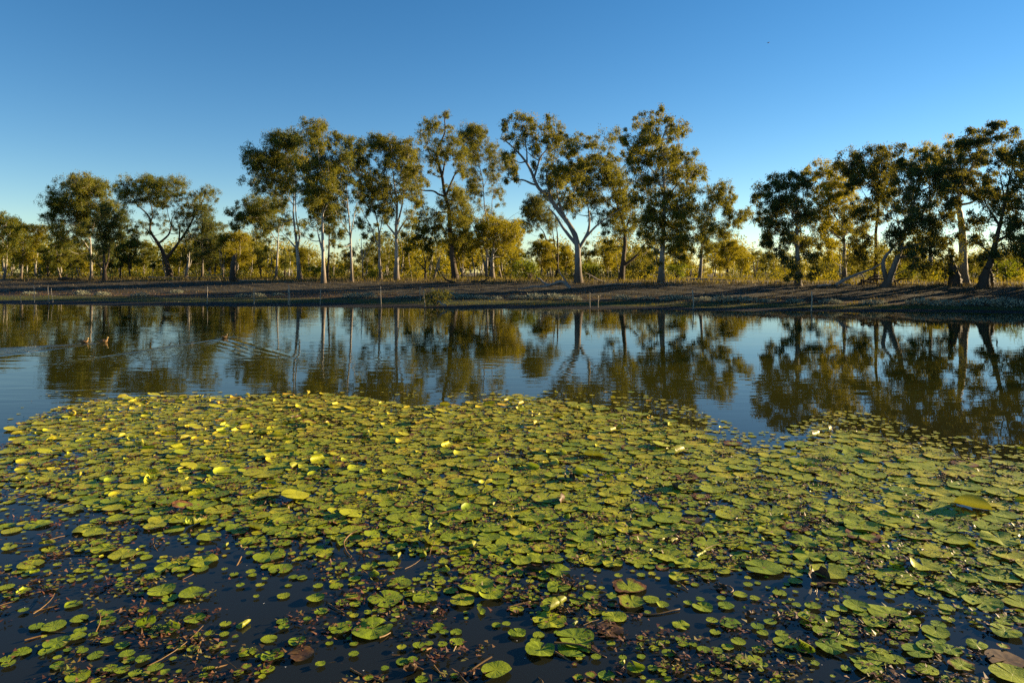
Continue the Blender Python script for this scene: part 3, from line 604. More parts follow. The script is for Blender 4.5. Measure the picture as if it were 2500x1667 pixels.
# ------------------------------------------------------------------ open woodland behind the bank
def bg_proto(seed, H, wide, forks, leaf, bark, lean=0., nb=14, dens=.75):
    global rng
    keep = rng; rng = np.random.default_rng(seed)
    root = empty("woodland_tree", (0, 0, 0))
    g = Geo(); sk = Skeleton()
    for q in range(forks):
        a = rng.uniform(0, 6.28); top = np.array([math.cos(a) * wide * rng.uniform(.15, .45) + lean, math.sin(a) * wide * .4, H * rng.uniform(.7, .88)])
        st = np.array([0, 0, -.15]) if q == 0 else np.array([.05 * q, 0, H * rng.uniform(.05, .25)])
        P = spline([st, st * .5 + top * .35 + rng.normal(0, .15, 3) * [1, 1, 0], top * .7 + rng.normal(0, .15, 3) * [1, 1, 0], top], 12)
        R = np.linspace(.020 * H, .03, 12) * (1 if q == 0 else .7)
        g.tube(P, R, 6); sk.add(P[4:], R[4:])
    link("trunk", g.mesh("trunk", [BARK[bark]], True), root)
    g = Geo()
    for q in range(int(nb * 1.5)):
        a = rng.uniform(0, 6.28); zz = rng.uniform(.32, .96); w = wide * (.25 + .75 * math.sin(math.pi * min(1, (zz - .2) / .85)))
        rr = w * rng.uniform(.1, .95)
        c = np.array([math.cos(a) * rr + lean * zz, math.sin(a) * rr, H * zz])
        rad = np.array([1, 1, .75]) * rng.uniform(.55, .95) * wide * .46
        path, pr = sk.grow(c); g.tube(path, pr, 3, 1, cap=False)
        sprays(g, c, rad, dens, leaf, .6, size=1.05, n_per=85)
    link("crown", g.mesh("crown", [LEAF[leaf], BARK[bark]]), root)
    rng = keep
    return root, H

def copy_tree(o, parent=None):
    c = o.copy(); COL.objects.link(c)
    if parent is not None: c.parent = parent
    for ch in o.children: copy_tree(ch, c)
    return c

PROTO = {
 'bushy': [bg_proto(101, 8, 2.6, 3, 'sun_gold', 'pale', nb=20, dens=.9), bg_proto(102, 8, 3.0, 4, 'sun_gold', 'grey', nb=22, dens=.9), bg_proto(103, 8, 2.4, 2, 'olive', 'pale', nb=18, dens=.95)],
 'slim': [bg_proto(111, 9, 1.7, 1, 'sun_gold', 'pale', .4, nb=12, dens=.8), bg_proto(112, 9, 1.5, 2, 'olive', 'pale', -.3, nb=12, dens=.75), bg_proto(113, 9, 1.9, 2, 'sun_gold', 'grey', nb=13, dens=.75)],
 'open': [bg_proto(121, 8, 2.6, 4, 'olive', 'grey', nb=12, dens=.55), bg_proto(122, 8, 2.2, 3, 'sun_gold', 'pale', nb=12, dens=.55)],
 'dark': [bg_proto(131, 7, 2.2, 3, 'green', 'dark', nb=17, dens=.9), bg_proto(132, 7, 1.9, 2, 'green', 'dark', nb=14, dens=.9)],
}
LOOK = {'bushy': 'bushy golden tree', 'slim': 'slim golden gum', 'open': 'open-crowned tree', 'dark': 'dark green tree'}
ZONE = [(0, 'at the far left edge'), (118, 'left of the left pair'), (178, 'behind the left pair'), (285, 'behind the wide spreading tree'), (440, 'between spreading tree and tall row'),
        (640, 'behind the twin-stemmed round tree'), (745, 'behind the slender forked tree'), (905, 'behind the small dark forked tree'), (1045, 'behind the white slim gum'), (1190, 'in the gap before the leaning tree'),
        (1330, 'behind the great leaning tree'), (1470, 'behind the tallest middle tree'), (1625, 'in the wide right gap'), (1850, 'behind the sunlit golden gum'), (2090, 'behind the bare-trunked gum'), (2215, 'at the right edge')]
SPOTS = """8 503 88 b|48 520 96 b|82 545 110 s|110 556 104 d|140 560 100 b|165 575 118 b|25 560 125 o|65 585 125 b|182 560 108 b|232 570 104 s|255 565 112 d|275 552 98 d
300 540 98 d|332 560 108 b|352 575 118 s|410 570 108 s|428 580 100 o|455 575 108 b|482 562 116 b|512 545 98 o|545 538 98 b|572 548 104 o|600 562 94 d|622 575 118 s
655 565 98 d|688 572 118 b|715 580 112 o|765 556 102 s|800 570 98 d|842 575 112 b|868 545 98 b|888 560 108 s|945 575 108 s|985 562 98 o|1010 555 92 o|1062 540 98 b|1092 555 96 s|1132 560 108 b|1152 520 90 b
1180 572 108 b|1215 582 102 d|1243 558 98 b|1266 555 112 s|1298 570 108 b|1352 565 98 d|1395 570 106 b|1422 575 98 s|1450 568 104 d|1480 578 112 b|1505 560 95 s|1560 565 96 b|1588 575 106 s
1640 563 96 o|1672 556 88 b|1700 572 96 b|1735 574 102 o|1758 586 114 b|1782 592 110 s|1802 577 92 o|1832 600 104 b|1872 590 88 d|1905 592 96 b|1975 598 102 b|2050 600 98 o|2108 592 96 b|2140 598 92 s
2232 588 88 d|2262 598 102 b|2312 588 80 o|2340 575 86 d"""
KEY = dict(b='bushy', s='slim', o='open', d='dark')
spots = [s.split() for s in SPOTS.replace("\n", "|").split("|")]
spots = sorted([(float(a), float(b), float(c), KEY[k]) for a, b, c, k in spots])
ORD = ['first', 'second', 'third', 'fourth', 'fifth', 'sixth', 'seventh']
used, seen = set(), {}
by_zone = {}
for a, b, c, k in spots:
    zn = [t for q, t in ZONE if a >= q][-1]
    by_zone.setdefault((zn, k), []).append((a, b, c))
for (zn, k), L in by_zone.items():
    for q, (a, b, c) in enumerate(L):
        pr = PROTO[k]; i = (int(a) * 7 + q) % len(pr); root, H = pr[i]
        o = root if (k, i) not in used else copy_tree(root)
        used.add((k, i))
        base = at(a / .9408, 660, c); gz = float(z_ground(base[0], base[1]))
        top = at(a / .9408, b / .9408, c)[2]
        s = (top - gz) / H * 1.13
        o.location = (base[0], base[1], gz); o.rotation_euler[2] = rng.uniform(0, 6.28)
        o.scale = (s * rng.uniform(.95, 1.2), s * rng.uniform(.95, 1.2), s)
        where = zn if len(L) == 1 else f"{zn}, {ORD[q]} of {len(L)} from left"
        tag(o, f"{LOOK[k]} {where}", 'tree', 'small sunlit trees of the woodland behind the bank')
for k, pr in PROTO.items():
    for i, (root, H) in enumerate(pr):
        if (k, i) not in used:
            for ch in list(root.children): bpy.data.objects.remove(ch)
            bpy.data.objects.remove(root)

# bushes
def bush_proto(seed, leaf):
    global rng
    keep = rng; rng = np.random.default_rng(seed)
    root = empty("bush", (0, 0, 0)); g = Geo(); st = Geo()
    for q in range(11):
        a = rng.uniform(0, 6.28); c = np.array([math.cos(a) * rng.uniform(.1, .75), math.sin(a) * rng.uniform(.1, .75), rng.uniform(.35, 1.15)])
        st.tube(spline([(0, 0, -.1), c * [.4, .4, .5], c], 5), np.linspace(.03, .008, 5), 4)
        sprays(g, c, np.array([.42, .42, .36]), 1.6, leaf, -.2, size=.9, n_per=26)
    link("stem", st.mesh("stem", [BARK['grey']]), root)
    link("foliage", g.mesh("foliage", [LEAF[leaf], BARK['grey']]), root)
    rng = keep
    return root
bl, bd = bush_proto(201, 'lime'), bush_proto(202, 'dark')
BUSH = [(5, 2010, 1305, 1.75, 'lime', 'round bright green bush between gnarled tree and bare trunk'), (5, 1430, 1292, 1.25, 'lime', 'bright green bush behind the fallen brush, right one'),
        (5, 1292, 1290, 1.3, 'lime', 'bright green bush behind the fallen brush, left one'), (3, 1030, 1425, 1.9, 'lime', 'brightest green bush standing in the gap left of the leaning tree'),
        (4, 160, 1392, 1.7, 'lime', 'yellow-green bush behind the fallen bough by the leaning tree'), (2, 1110, 1272, 1.3, 'lime', 'low green bush behind the left-bending grey tree'),
        (2, 700, 1262, 1.4, 'lime', 'low yellow-green bush behind the golden-topped gum'), (4, 560, 1392, 2.0, 'dark', 'dark green bush between forked tree and tallest middle tree'),
        (5, 600, 1262, 1.9, 'dark', 'dark green bush under the sunlit golden gum'), (5, 1545, 1290, 1.7, 'dark', 'dark upright bush at the right end of the thicket'),
        (4, 830, 1395, 1.5, 'lime', 'small lit bush right of the tallest middle tree')]
usedb = set()
for z, bx, by, h, kind, lab in BUSH:
    pr = bl if kind == 'lime' else bd
    o = pr if kind not in usedb else copy_tree(pr); usedb.add(kind)
    sx, sy = S(z, bx, by); d = min(92., ground_hit(sx, sy) + rng.uniform(8, 16))
    p_ = at(sx, sy, d); o.location = (p_[0], d, float(z_ground(p_[0], d))); o.scale = (h, h, h * .95); o.rotation_euler[2] = rng.uniform(0, 6)
    tag(o, lab, 'bush', 'bushes among the trees')

# bare dead saplings
def bare(label, z, pts, r, d, nb, group=None):
    sx, sy = S(z, *pts[0]); base = at(sx, sy, d); base[2] = float(z_ground(base[0], d))
    root = tag(empty("bare_tree", base), label, 'tree', group)
    P = np.array([at(*S(z, *q), d) for q in pts]); P[0, 2] = min(P[0, 2], base[2] - .1)
    TP = spline(P, 14); R = np.linspace(r, .02, 14); g = Geo(); g.tube(TP, R, 6)
    link("trunk", g.mesh("trunk", [BARK['pale']], True, base), root)
    for q in range(nb):
        i = rng.integers(4, 12); a = TP[i]; L = (TP[-1][2] - a[2]) * rng.uniform(.5, .9); th = rng.uniform(0, 6.28)
        e = a + np.array([math.cos(th) * L * .5, math.sin(th) * L * .5, L])
        g = Geo(); pp = spline([a, a * .5 + e * .5 + np.array([math.cos(th), math.sin(th), 0]) * L * .1, e], 6); g.tube(pp, np.linspace(R[i] * .6, .012, 6), 4)
        for w in range(2):
            b = pp[rng.integers(2, 5)]; g.tube([b, b + rng.normal(0, .3, 3) * L * .4 + np.array([0, 0, L * .35])], [.018, .008], 3)
        link("limb", g.mesh("limb", [BARK['pale']], True, base), root)
bare('bare bleached dead sapling between the slender and left-bending gums', 2, [(1042, 1262), (1040, 1150), (1036, 1050), (1030, 970)], .10, 92., 7)
bare('leaning twin white dead stem beside the thick dark trunk', 3, [(255, 1415), (290, 1300), (320, 1200)], .16, 82., 3)
bare('leaning pale dead stem right of the wide spreading tree', 1, [(1660, 1020), (1690, 900), (1700, 790)], .22, 88., 3)

# far woodland: nobody could count it
g = Geo()
NW = 820
for q in range(NW):
    d = 118 + 160 * rng.random() ** 1.5; sx = rng.uniform(-500, 3000)
    b = at(sx, 660, d); gz = float(z_ground(np.clip(b[0], -115, 115), d)) if d < 200 else 1.2
    H = rng.uniform(3., 9.) * (.62 + .5 * (math.sin(sx * .021) * math.sin(sx * .0083 + 1) > -.1)) * (1.15 if sx < 500 else .9); w = H * rng.uniform(.3, .5)
    if rng.random() < .8:
        P = np.array([[b[0], d, gz - .2], [b[0] + rng.normal(0, .3), d, gz + H * .5], [b[0] + rng.normal(0, .5), d, gz + H * .85]])
        g.tube(P, [.022 * H, .018 * H, .04], 4, 1, rng.random(), cap=False)
    nl = int(480 * (H / 6) ** 1.3)
    k = rng.integers(6, 11); cc = np.stack([rng.normal(0, w * .5, k), rng.normal(0, w * .5, k), H * rng.uniform(.35, .95, k)], 1)
    if rng.random() < .3: cc[:, 2] *= .5
    j = rng.integers(0, k, nl)
    C = cc[j] + rng.normal(0, .13 * H, (nl, 3)) * [1, 1, .7] + [b[0], d, gz]
    D = unit(rng.normal(0, 1, (nl, 3)) + [0, 0, -.5]); Sd = unit(np.cross(D, rng.normal(size=(nl, 3))))
    g.leaves(C, D, Sd, rng.uniform(.32, .62, nl), rng.uniform(.16, .28, nl), 0, np.clip(rng.normal(.5, .2, nl) + rng.normal(0, .15), 0, 1))
tag(link("woodland", g.mesh("woodland", [LEAF['sun_gold'], BARK['pale']])), kind='stuff', label='sunlit far woodland beyond the bank')

# low scrub between the woodland trees
g = Geo()
for q in range(260):
    x = rng.uniform(-95, 62); y = float(y_crest(x)) + 16 + 50 * rng.random() ** 1.2; gz = float(z_ground(x, y)); H = rng.uniform(.7, 1.9); nl = int(110 * H)
    u = unit(rng.normal(size=(nl, 3))) * (rng.random((nl, 1)) ** .4); u[:, 2] = np.abs(u[:, 2])
    C = u * [H * rng.uniform(.6, 1.1), H * .7, H] + [x, y, gz]
    D = unit(rng.normal(0, 1, (nl, 3)) + [0, 0, .3]); Sd = unit(np.cross(D, rng.normal(size=(nl, 3))))
    g.leaves(C, D, Sd, rng.uniform(.18, .34, nl), rng.uniform(.08, .15, nl), int(rng.random() < .45), np.clip(rng.normal(.45, .2, nl) + rng.normal(0, .15), 0, 1))
tag(link("scrub", g.mesh("scrub", [LEAF['sun_gold'], LEAF['dark']])), kind='stuff')

# the row of trees going on beyond the right edge of the picture: it shades the bank as in the photograph
g = Geo()
for q in range(20):
    x = 39.5 + q * 1.5 + rng.uniform(-.6, .6); y = float(y_crest(x)) + rng.uniform(-1.5, 3.); gz = float(z_ground(x, y)); H = rng.uniform(7.5, 10)
    g.tube([[x, y, gz - .2], [x + .2, y, gz + H * .5], [x + .1, y + .2, gz + H * .85]], [.3, .2, .05], 5, 1, .5, cap=False)
    nl = 3400; k = 20; cc = np.stack([rng.normal(0, 1.5, k), rng.normal(0, 1.5, k), H * rng.uniform(.05, .95, k)], 1); j = rng.integers(0, k, nl)
    C = cc[j] + rng.normal(0, .85, (nl, 3)) + [x, y, gz]; C[:, 2] = np.maximum(C[:, 2], gz + .1)
    D = unit(rng.normal(0, 1, (nl, 3)) + [0, 0, -.5]); Sd = unit(np.cross(D, rng.normal(size=(nl, 3))))
    g.leaves(C, D, Sd, rng.uniform(.3, .55, nl), rng.uniform(.14, .26, nl))
tag(link("bank_woodland", g.mesh("bank_woodland", [LEAF['dark'], BARK['grey']])), kind='stuff')

# ------------------------------------------------------------------ bank: dry grass, moss, saltbush, logs, stakes
GRASS = leaf_mat("dry_bank_grass", [(0, (.016, .013, .007)), (.45, (.034, .028, .014)), (.75, (.070, .056, .026)), (1, (.14, .105, .04))], .2, (.12, .09, .03))  # blade tones lowered too, in place of the trees' shade
MOSS = leaf_mat("wet_green_turf", [(0, (.030, .042, .008)), (1, (.075, .090, .012))], .3)
def blades(name, n_, t0, t1, hmin, hmax, w, mat, bias=1., xs_=(-62, 46), clump=.0, rbias=0., lean=.35):
    x = rng.uniform(*xs_, n_)
    t = t0 + (t1 - t0) * rng.random(n_) ** bias
    y = y_shore(x) + t * (y_crest(x) - y_shore(x))
    keepf = (lumps(x * 1.4, y * 1.6, 3.) + rng.normal(0, .25, n_)) > clump
    x, y, t = x[keepf], y[keepf], t[keepf]; n_ = len(x)
    z = z_ground(x, y)
    H = rng.uniform(hmin, hmax, n_) * (.6 + .8 * rng.random(n_))
    D = unit(np.stack([rng.normal(0, lean, n_), rng.normal(0, lean, n_), np.ones(n_)], 1)); Sd = unit(np.cross(D, rng.normal(size=(n_, 3))))
    g = Geo(); g.leaves(np.stack([x, y, z - .03], 1), D, Sd, H, w * rng.uniform(.6, 1.4, n_), 0, np.clip(rng.normal(.45 + rbias, .22, n_), 0, 1))
    tag(link(name, g.mesh(name, [mat])), kind='stuff')
blades("dry_grass", 30000, .42, 1.04, .06, .22, .045, GRASS, clump=-.05)
blades("crest_grass", 24000, .95, 1.5, .18, .45, .04, GRASS, 1.2, rbias=.25, clump=-.15)
blades("low_herbs", 16000, .30, .5, .05, .16, .06, leaf_mat("red_bank_herbs", [(0, (.05, .018, .010)), (.6, (.085, .038, .02)), (1, (.12, .085, .04))], .25), clump=0.)
blades("green_turf", 22000, .13, .31, .04, .12, .05, MOSS, clump=-.2)
# tall straw beyond the crest, lit by the sun
n_ = 16000
x = rng.uniform(-90, 60, n_); y = y_crest(x) + 2 + 60 * rng.random(n_) ** 1.4
z = z_ground(x, y); D = unit(np.stack([rng.normal(0, .3, n_), rng.normal(0, .3, n_), np.ones(n_)], 1)); Sd = unit(np.cross(D, rng.normal(size=(n_, 3))))
g = Geo(); g.leaves(np.stack([x, y, z], 1), D, Sd, rng.uniform(.2, .5, n_), rng.uniform(.04, .1, n_), 0, np.clip(rng.normal(.75, .2, n_), 0, 1))
tag(link("straw_field", g.mesh("straw_field", [leaf_mat("sunlit_straw", [(0, (.06, .07, .008)), (.6, (.13, .115, .014)), (1, (.20, .145, .03))], .4, (.28, .22, .02))])), kind='stuff')

class Namer:
    """gives every copy a label by the nearest named thing; ordinals keep them apart"""
    def __init__(s): s.d = {}
    def __call__(s, text):
        i = s.d.get(text, 0); s.d[text] = i + 1
        return i
def near_hero(sx): return min(HERO, key=lambda h: abs(h[1] - sx))

SALT = leaf_mat("pale_saltbush", [(0, (.13, .14, .10)), (.6, (.24, .25, .18)), (1, (.36, .36, .26))], .2, (.2, .2, .12))
def saltbush_mesh(seed):
    r2 = np.random.default_rng(seed); n_ = 420
    u = unit(r2.normal(size=(n_, 3))) * (r2.random((n_, 1)) ** .35); u[:, 2] = np.abs(u[:, 2])
    C = u * [1., .7, .36]; D = unit(u * [.6, .6, 1.] + r2.normal(0, .35, (n_, 3))); Sd = unit(np.cross(D, r2.normal(size=(n_, 3))))
    g = Geo(); g.leaves(C, D, Sd, r2.uniform(.10, .2, n_), r2.uniform(.05, .1, n_), 0, r2.random(n_))
    return g.mesh("saltbush", [SALT])
SB = [saltbush_mesh(i) for i in range(5)]
pts = [(6, 200, 212, .8), (6, 560, 212, 1.), (6, 700, 218, .9), (6, 960, 225, .9), (6, 1210, 200, .8), (6, 1660, 228, .8), (6, 1760, 225, .8), (6, 1900, 222, .8),
       (7, 60, 232, 1.1), (7, 160, 232, 1.), (7, 410, 236, .8), (7, 700, 232, 1.3), (7, 830, 236, 1.), (7, 930, 240, .8), (7, 1035, 245, .7), (7, 1180, 238, .9), (7, 1300, 243, 1.2), (7, 1430, 240, 1.), (7, 1545, 247, 1.),
       (7, 1900, 246, .9), (7, 2070, 246, .8), (7, 2250, 250, 1.1), (7, 2330, 250, .8), (8, 20, 247, .8), (8, 160, 254, .9), (8, 300, 260, 1.1), (8, 420, 258, 1.3), (8, 590, 264, .8), (8, 790, 265, .8), (8, 1030, 270, .9), (8, 1320, 276, 1.0),
       (8, 1650, 279, 1.1), (8, 1810, 286, 1.1), (8, 2030, 278, 1.2), (8, 2230, 288, 1.3), (8, 2330, 290, .9)]
cnt = {}
for z, bx, by, s in pts:
    sx, sy = S(z, bx, by); h = near_hero(sx); cnt.setdefault(h[0], []).append((sx, sy + 3, s))
for h, L in cnt.items():
    for q, (sx, sy, s) in enumerate(sorted(L)):
        d = ground_hit(sx, sy, 36, 70); p_ = at(sx, sy, d)
        o = link("saltbush", SB[int(rng.integers(5))], None, (p_[0], d, float(z_ground(p_[0], d)) - .03))
        o.scale = (s * .85, s * .8, s * rng.uniform(.7, 1.)); o.rotation_euler[2] = rng.uniform(-.4, .4)
        tag(o, f"pale saltbush below the {h}" + ("" if len(L) == 1 else f", {ORD[q]} from left"), 'saltbush', 'pale saltbush mounds along the bank')

def limb_thing(name, label, cat, z, lines, mat='dead', d=None, group=None, lift=.0, part='branch', rough=.10):
    """fallen wood: the first line is the main stem, the others its branches; (points, radius)"""
    bx, by = S(z, *lines[0][0][0]); d = d or ground_hit(bx, by)
    base = at(bx, by, d); base[2] = float(z_ground(base[0], d))
    root = tag(empty(name, base), label, cat, group)
    y0 = d
    for q, (pp, r) in enumerate(lines):
        P = np.array([at(*S(z, *c), d) for c in pp]); P[:, 1] += np.linspace(0, rng.uniform(-.8, .8), len(P))
        gz = z_ground(P[:, 0], P[:, 1]); P[:, 2] = np.maximum(P[:, 2], gz + r * .3) if not lift else P[:, 2]
        k = len(P) * 4; TP = spline(P, k); R = r * (1 - .75 * np.linspace(0, 1, k)) + .008
        g = Geo(); g.tube(TP, R, 7, rough=rough)
        nm = "stem" if q == 0 else part
        link(nm, g.mesh(nm, [BARK[mat]], True, base), root)
    return root
limb_thing("fallen_log", 'long pale fallen log lying along the crest by the spreading tree', 'log', 1, [([(1330, 1028), (1500, 1030), (1700, 1036), (1900, 1036), (2070, 1042)], .20), ([(1780, 1040), (1850, 1055), (1920, 1050)], .16), ([(1850, 1000), (1960, 995), (2060, 960)], .05)])
limb_thing("fallen_log", 'second thinner grey log right of the broken trunk', 'log', 1, [([(2070, 1052), (2200, 1050), (2400, 1046)], .13)])
limb_thing("root_pile", 'dark upturned root pile left of the left pair', 'log', 1, [([(530, 1045), (600, 1030), (690, 1040), (750, 1050)], .26), ([(610, 1035), (580, 1010), (572, 992)], .09), ([(690, 1045), (700, 1030), (740, 1042)], .16), ([(545, 1042), (570, 1020), (620, 1018)], .10)], 'dark')
limb_thing("fallen_log", 'short dark log at the far left of the crest', 'log', 1, [([(115, 1048), (190, 1050), (275, 1046)], .16), ([(250, 1048), (258, 1030), (262, 1022)], .06)], 'dark')
limb_thing("fallen_branch", 'pale twisted dead bough lying on the bank below the leaning tree', 'branch', 3, [([(1345, 1485), (1300, 1440), (1260, 1430), (1190, 1455), (1140, 1440), (1110, 1410), (1080, 1400)], .15), ([(1190, 1455), (1120, 1470), (1050, 1468), (1000, 1480), (930, 1490)], .09), ([(1060, 1468), (1040, 1490)], .05), ([(1345, 1485), (1310, 1420), (1275, 1370), (1262, 1330)], .06)])
limb_thing("fallen_branch", 'grey fallen bough propped against the great leaning tree', 'branch', 4, [([(245, 1402), (190, 1380), (130, 1345), (80, 1325)], .10), ([(130, 1345), (120, 1370)], .03)], lift=1)
limb_thing("fallen_branch", 'low dead branches on the ground right of the leaning tree', 'branch', 4, [([(260, 1425), (340, 1425), (440, 1432)], .07), ([(460, 1430), (520, 1415), (545, 1405)], .06), ([(640, 1415), (720, 1410), (800, 1420), (830, 1430)], .10)])
limb_thing("fallen_log", 'long grey log lying on the crest under the bough tree', 'log', 4, [([(930, 1388), (1000, 1395), (1100, 1408), (1200, 1410), (1290, 1408)], .17), ([(900, 1410), (905, 1385)], .12)])
limb_thing("fallen_tree", 'dead fallen tree with long pale boughs before the right thicket', 'branch', 5, [([(700, 1305), (780, 1255), (880, 1215), (1000, 1170), (1080, 1125)], .14), ([(560, 1305), (640, 1300), (720, 1300), (800, 1265), (890, 1215)], .11), ([(760, 1290), (850, 1305), (930, 1298)], .06), ([(800, 1310), (880, 1318)], .04)], lift=1)
limb_thing("brush_pile", 'dark brush pile of tangled dead sticks under the right thicket', 'branch', 5, [([(880, 1300), (960, 1265), (1060, 1250), (1150, 1262), (1260, 1290)], .12), ([(900, 1260), (1000, 1285), (1090, 1300)], .09), ([(1180, 1300), (1140, 1255), (1100, 1230)], .07), ([(930, 1305), (945, 1250), (930, 1200)], .06), ([(1160, 1275), (1230, 1250), (1300, 1255)], .06), ([(960, 1250), (1030, 1225), (1120, 1240)], .06), ([(1200, 1300), (1300, 1295), (1400, 1308)], .05)], 'dark', lift=1)
limb_thing("fallen_log", 'fallen dark logs between the bare trunk and the gnarled tree', 'log', 5, [([(1730, 1275), (1760, 1285), (1810, 1302)], .20), ([(1738, 1260), (1735, 1225), (1732, 1210)], .10), ([(1910, 1300), (2000, 1308), (2080, 1315)], .07)], 'dark')
limb_thing("fallen_branch", 'dark curved dead branch at the foot of the thick dark trunk', 'branch', 3, [([(430, 1440), (370, 1420), (340, 1395), (332, 1370)], .12), ([(280, 1440), (360, 1440), (440, 1448)], .10), ([(560, 1445), (640, 1430), (700, 1400)], .16)], 'dark')
limb_thing("driftwood", 'pale crooked driftwood at the waterline in the middle', 'driftwood', 7, [([(700, 296), (665, 285), (650, 270), (632, 275), (628, 292)], .045), ([(650, 270), (640, 262)], .03)], lift=1, d=41.6)
o = copy_tree(bd); sx, sy = S(7, 630, 262); d = 44.; p_ = at(sx, sy, d); o.location = (p_[0], d, float(z_ground(p_[0], d)) - .05); o.scale = (.95, .8, .85)
tag(o, 'dark green waterside bush above the pale driftwood', 'bush', 'bushes among the trees')

# thin stakes at the waterline
STAKE = [(138, 228, 278, 'shortest of the stakes at the left end of the waterline'), (236, 158, 276, 'tall crooked stake with a side knob at the left end of the waterline'), (335, 160, 278, 'tall thin stake, left one of a close pair at the left'), (358, 178, 276, 'thin stake, right one of a close pair at the left'),
         (1415, 168, 286, 'thin grey stake below the dense dark tree'), (1737, 178, 290, 'thin bent stake standing alone right of the broken trunk'), (1972, 180, 292, 'leaning stake of the touching pair below the twin-stemmed tree'), (1981, 158, 294, 'upright stake of the touching pair below the twin-stemmed tree'), (2190, 182, 292, 'crooked dark stake below the golden-topped gum')]
STAKE = [(6,) + s for s in STAKE] + [(7, 255, 168, 306, 'slim upright stake below the dome-crowned gum'), (7, 520, 165, 265, 'leaning stake on the turf left of the driftwood'), (7, 553, 196, 308, 'upright stake at the waterline left of the driftwood'),
         (7, 1682, 208, 312, 'thin stake below the low right fork, left one of two'), (7, 1734, 226, 312, 'thin leaning stake below the low right fork, right one of two'), (8, 84, 190, 322, 'thicker pale-topped stake below the tree with the right bough'), (8, 896, 202, 336, 'thick pale-topped stake standing below the right-hand group')]
for z, bx, t0, t1, lab in STAKE:
    sx, y1 = S(z, bx, t1); _, y0 = S(z, bx, t0)
    xx = 0
    d = ground_hit(sx, y1, 34, 60); a = at(sx, y1, d); b = at(sx + rng.uniform(-3, 3), y0, d); a[2] = float(z_ground(a[0], d)) - .3
    r = .040 if 'thick' in lab else (.022 if z == 6 and bx < 400 else .028)
    P = spline([a, a * .6 + b * .4 + np.array([rng.normal(0, .03), 0, 0]), a * .25 + b * .75 + np.array([rng.normal(0, .03), 0, 0]), b], 9)
    g = Geo(); g.tube(P, np.linspace(r, r * .6, 9), 6, rough=.12)
    if 'knob' in lab: g.tube([P[3], P[3] + [-.09, 0, .05]], [.03, .015], 5)
    o = link("stake", g.mesh("stake", [BARK['stake']], True, a), None, a)
    tag(o, lab, 'stake', 'thin wooden stakes along the far waterline')

# ------------------------------------------------------------------ ducks and the flying bird
def lathe_body(secs, k=14):
    """loft of elliptic sections (x along, centre z, half width, half height)"""
    V = []
    th = np.arange(k) * 2 * math.pi / k
    for x, zc, w, h in secs: V.append(np.stack([np.full(k, x), w * np.cos(th), zc + h * np.sin(th)], 1))
    V = np.concatenate(V); nn = len(secs)
    i = np.arange(nn - 1)[:, None] * k; j = np.arange(k)[None]; j2 = (j + 1) % k
    Q = np.stack([i + j, i + k + j, i + k + j2, i + j2], -1).reshape(-1, 4)
    T = [[0, q, (q + 1) % k] for q in range(1, k - 1)] + [[(nn - 1) * k, (nn - 1) * k + (q + 1) % k, (nn - 1) * k + q] for q in range(1, k - 1)]
    return V, T, Q
m, nt, out = new_mat("brown_duck_feathers"); n = N(nt)
o_ = n.obj(); zz = n.xyz(o_)[2]
c = n.mix(n.noise(n.scale(o_, (1.2, 2, 2)), 26, 3.), (.085, .048, .022), (.26, .16, .07))
c = n.mix(n.maprange(zz, .085, .12), c, (.42, .30, .12))  # sunlight on the head painted as a paler tone above the body
principled(n, out, c, .7, .2)
DUCKM = m
m, nt, out = new_mat("duck_bill"); principled(N(nt), out, (.06, .05, .035), .4)
BILL = m
def duck(P, yaw, label, s=1.):
    root = tag(empty("duck", P), label, 'duck', 'ducks swimming across the pond'); root.rotation_euler[2] = yaw; root.scale = (s, s, s)
    V, T, Q = lathe_body([(-.17, .055, .004, .004), (-.15, .055, .022, .010), (-.11, .045, .052, .030), (-.05, .040, .076, .048), (.02, .040, .080, .055), (.075, .045, .066, .050), (.108, .058, .042, .042),
                          (.120, .085, .026, .030), (.122, .110, .022, .022)])
    g = Geo(); g.add(V, T, Q)
    V, T, Q = lathe_body([(.092, .135, .006, .006), (.098, .137, .020, .022), (.115, .138, .027, .029), (.135, .137, .025, .026), (.148, .133, .014, .014), (.153, .132, .005, .005)], 12); g.add(V, T, Q)
    V, T, Q = lathe_body([(.121, .10, .020, .022), (.119, .115, .019, .02), (.118, .130, .018, .018)], 12); g.add(V, T, Q)
    link("body", g.mesh("body", [DUCKM], True), root)
    V, T, Q = lathe_body([(.144, .130, .011, .009), (.165, .126, .011, .006), (.182, .124, .010, .003), (.187, .1235, .004, .002)], 10); g = Geo(); g.add(V, T, Q)
    link("bill", g.mesh("bill", [BILL], True), root)
    for sd in (1, -1):
        V, T, Q = lathe_body([(-.155, .066, .003, .003), (-.12, .066, .010, .016), (-.05, .066, .014, .030), (.03, .062, .012, .028), (.06, .060, .003, .006)], 10); V[:, 1] += sd * .066
        g = Geo(); g.add(V, T, Q); link("wing", g.mesh("wing", [DUCKM], True), root)
duck(DUCKS[0], .05, 'brown duck swimming behind, leftmost of the three ducks', 1.0)
duck(DUCKS[1], .05, 'brown duck with sunlit head in front of its companion', 1.08)
duck(DUCKS[2], 1.2, 'small dark duck swimming away alone ahead of a wake', .78)
P = at(1876, 105, 75.)
root = tag(empty("flying_bird", P), 'tiny dark bird flying high in the sky', 'bird')
m, nt, out = new_mat("dark_bird_feathers"); principled(N(nt), out, (.02, .018, .018), .8)
V, T, Q = lathe_body([(-.16, 0, .03, .004), (-.08, 0, .022, .018), (.0, 0, .036, .032), (.06, 0, .03, .028), (.10, .01, .018, .018), (.13, .005, .003, .003)], 10); g = Geo(); g.add(V, T, Q)
link("body", g.mesh("body", [m], True), root)
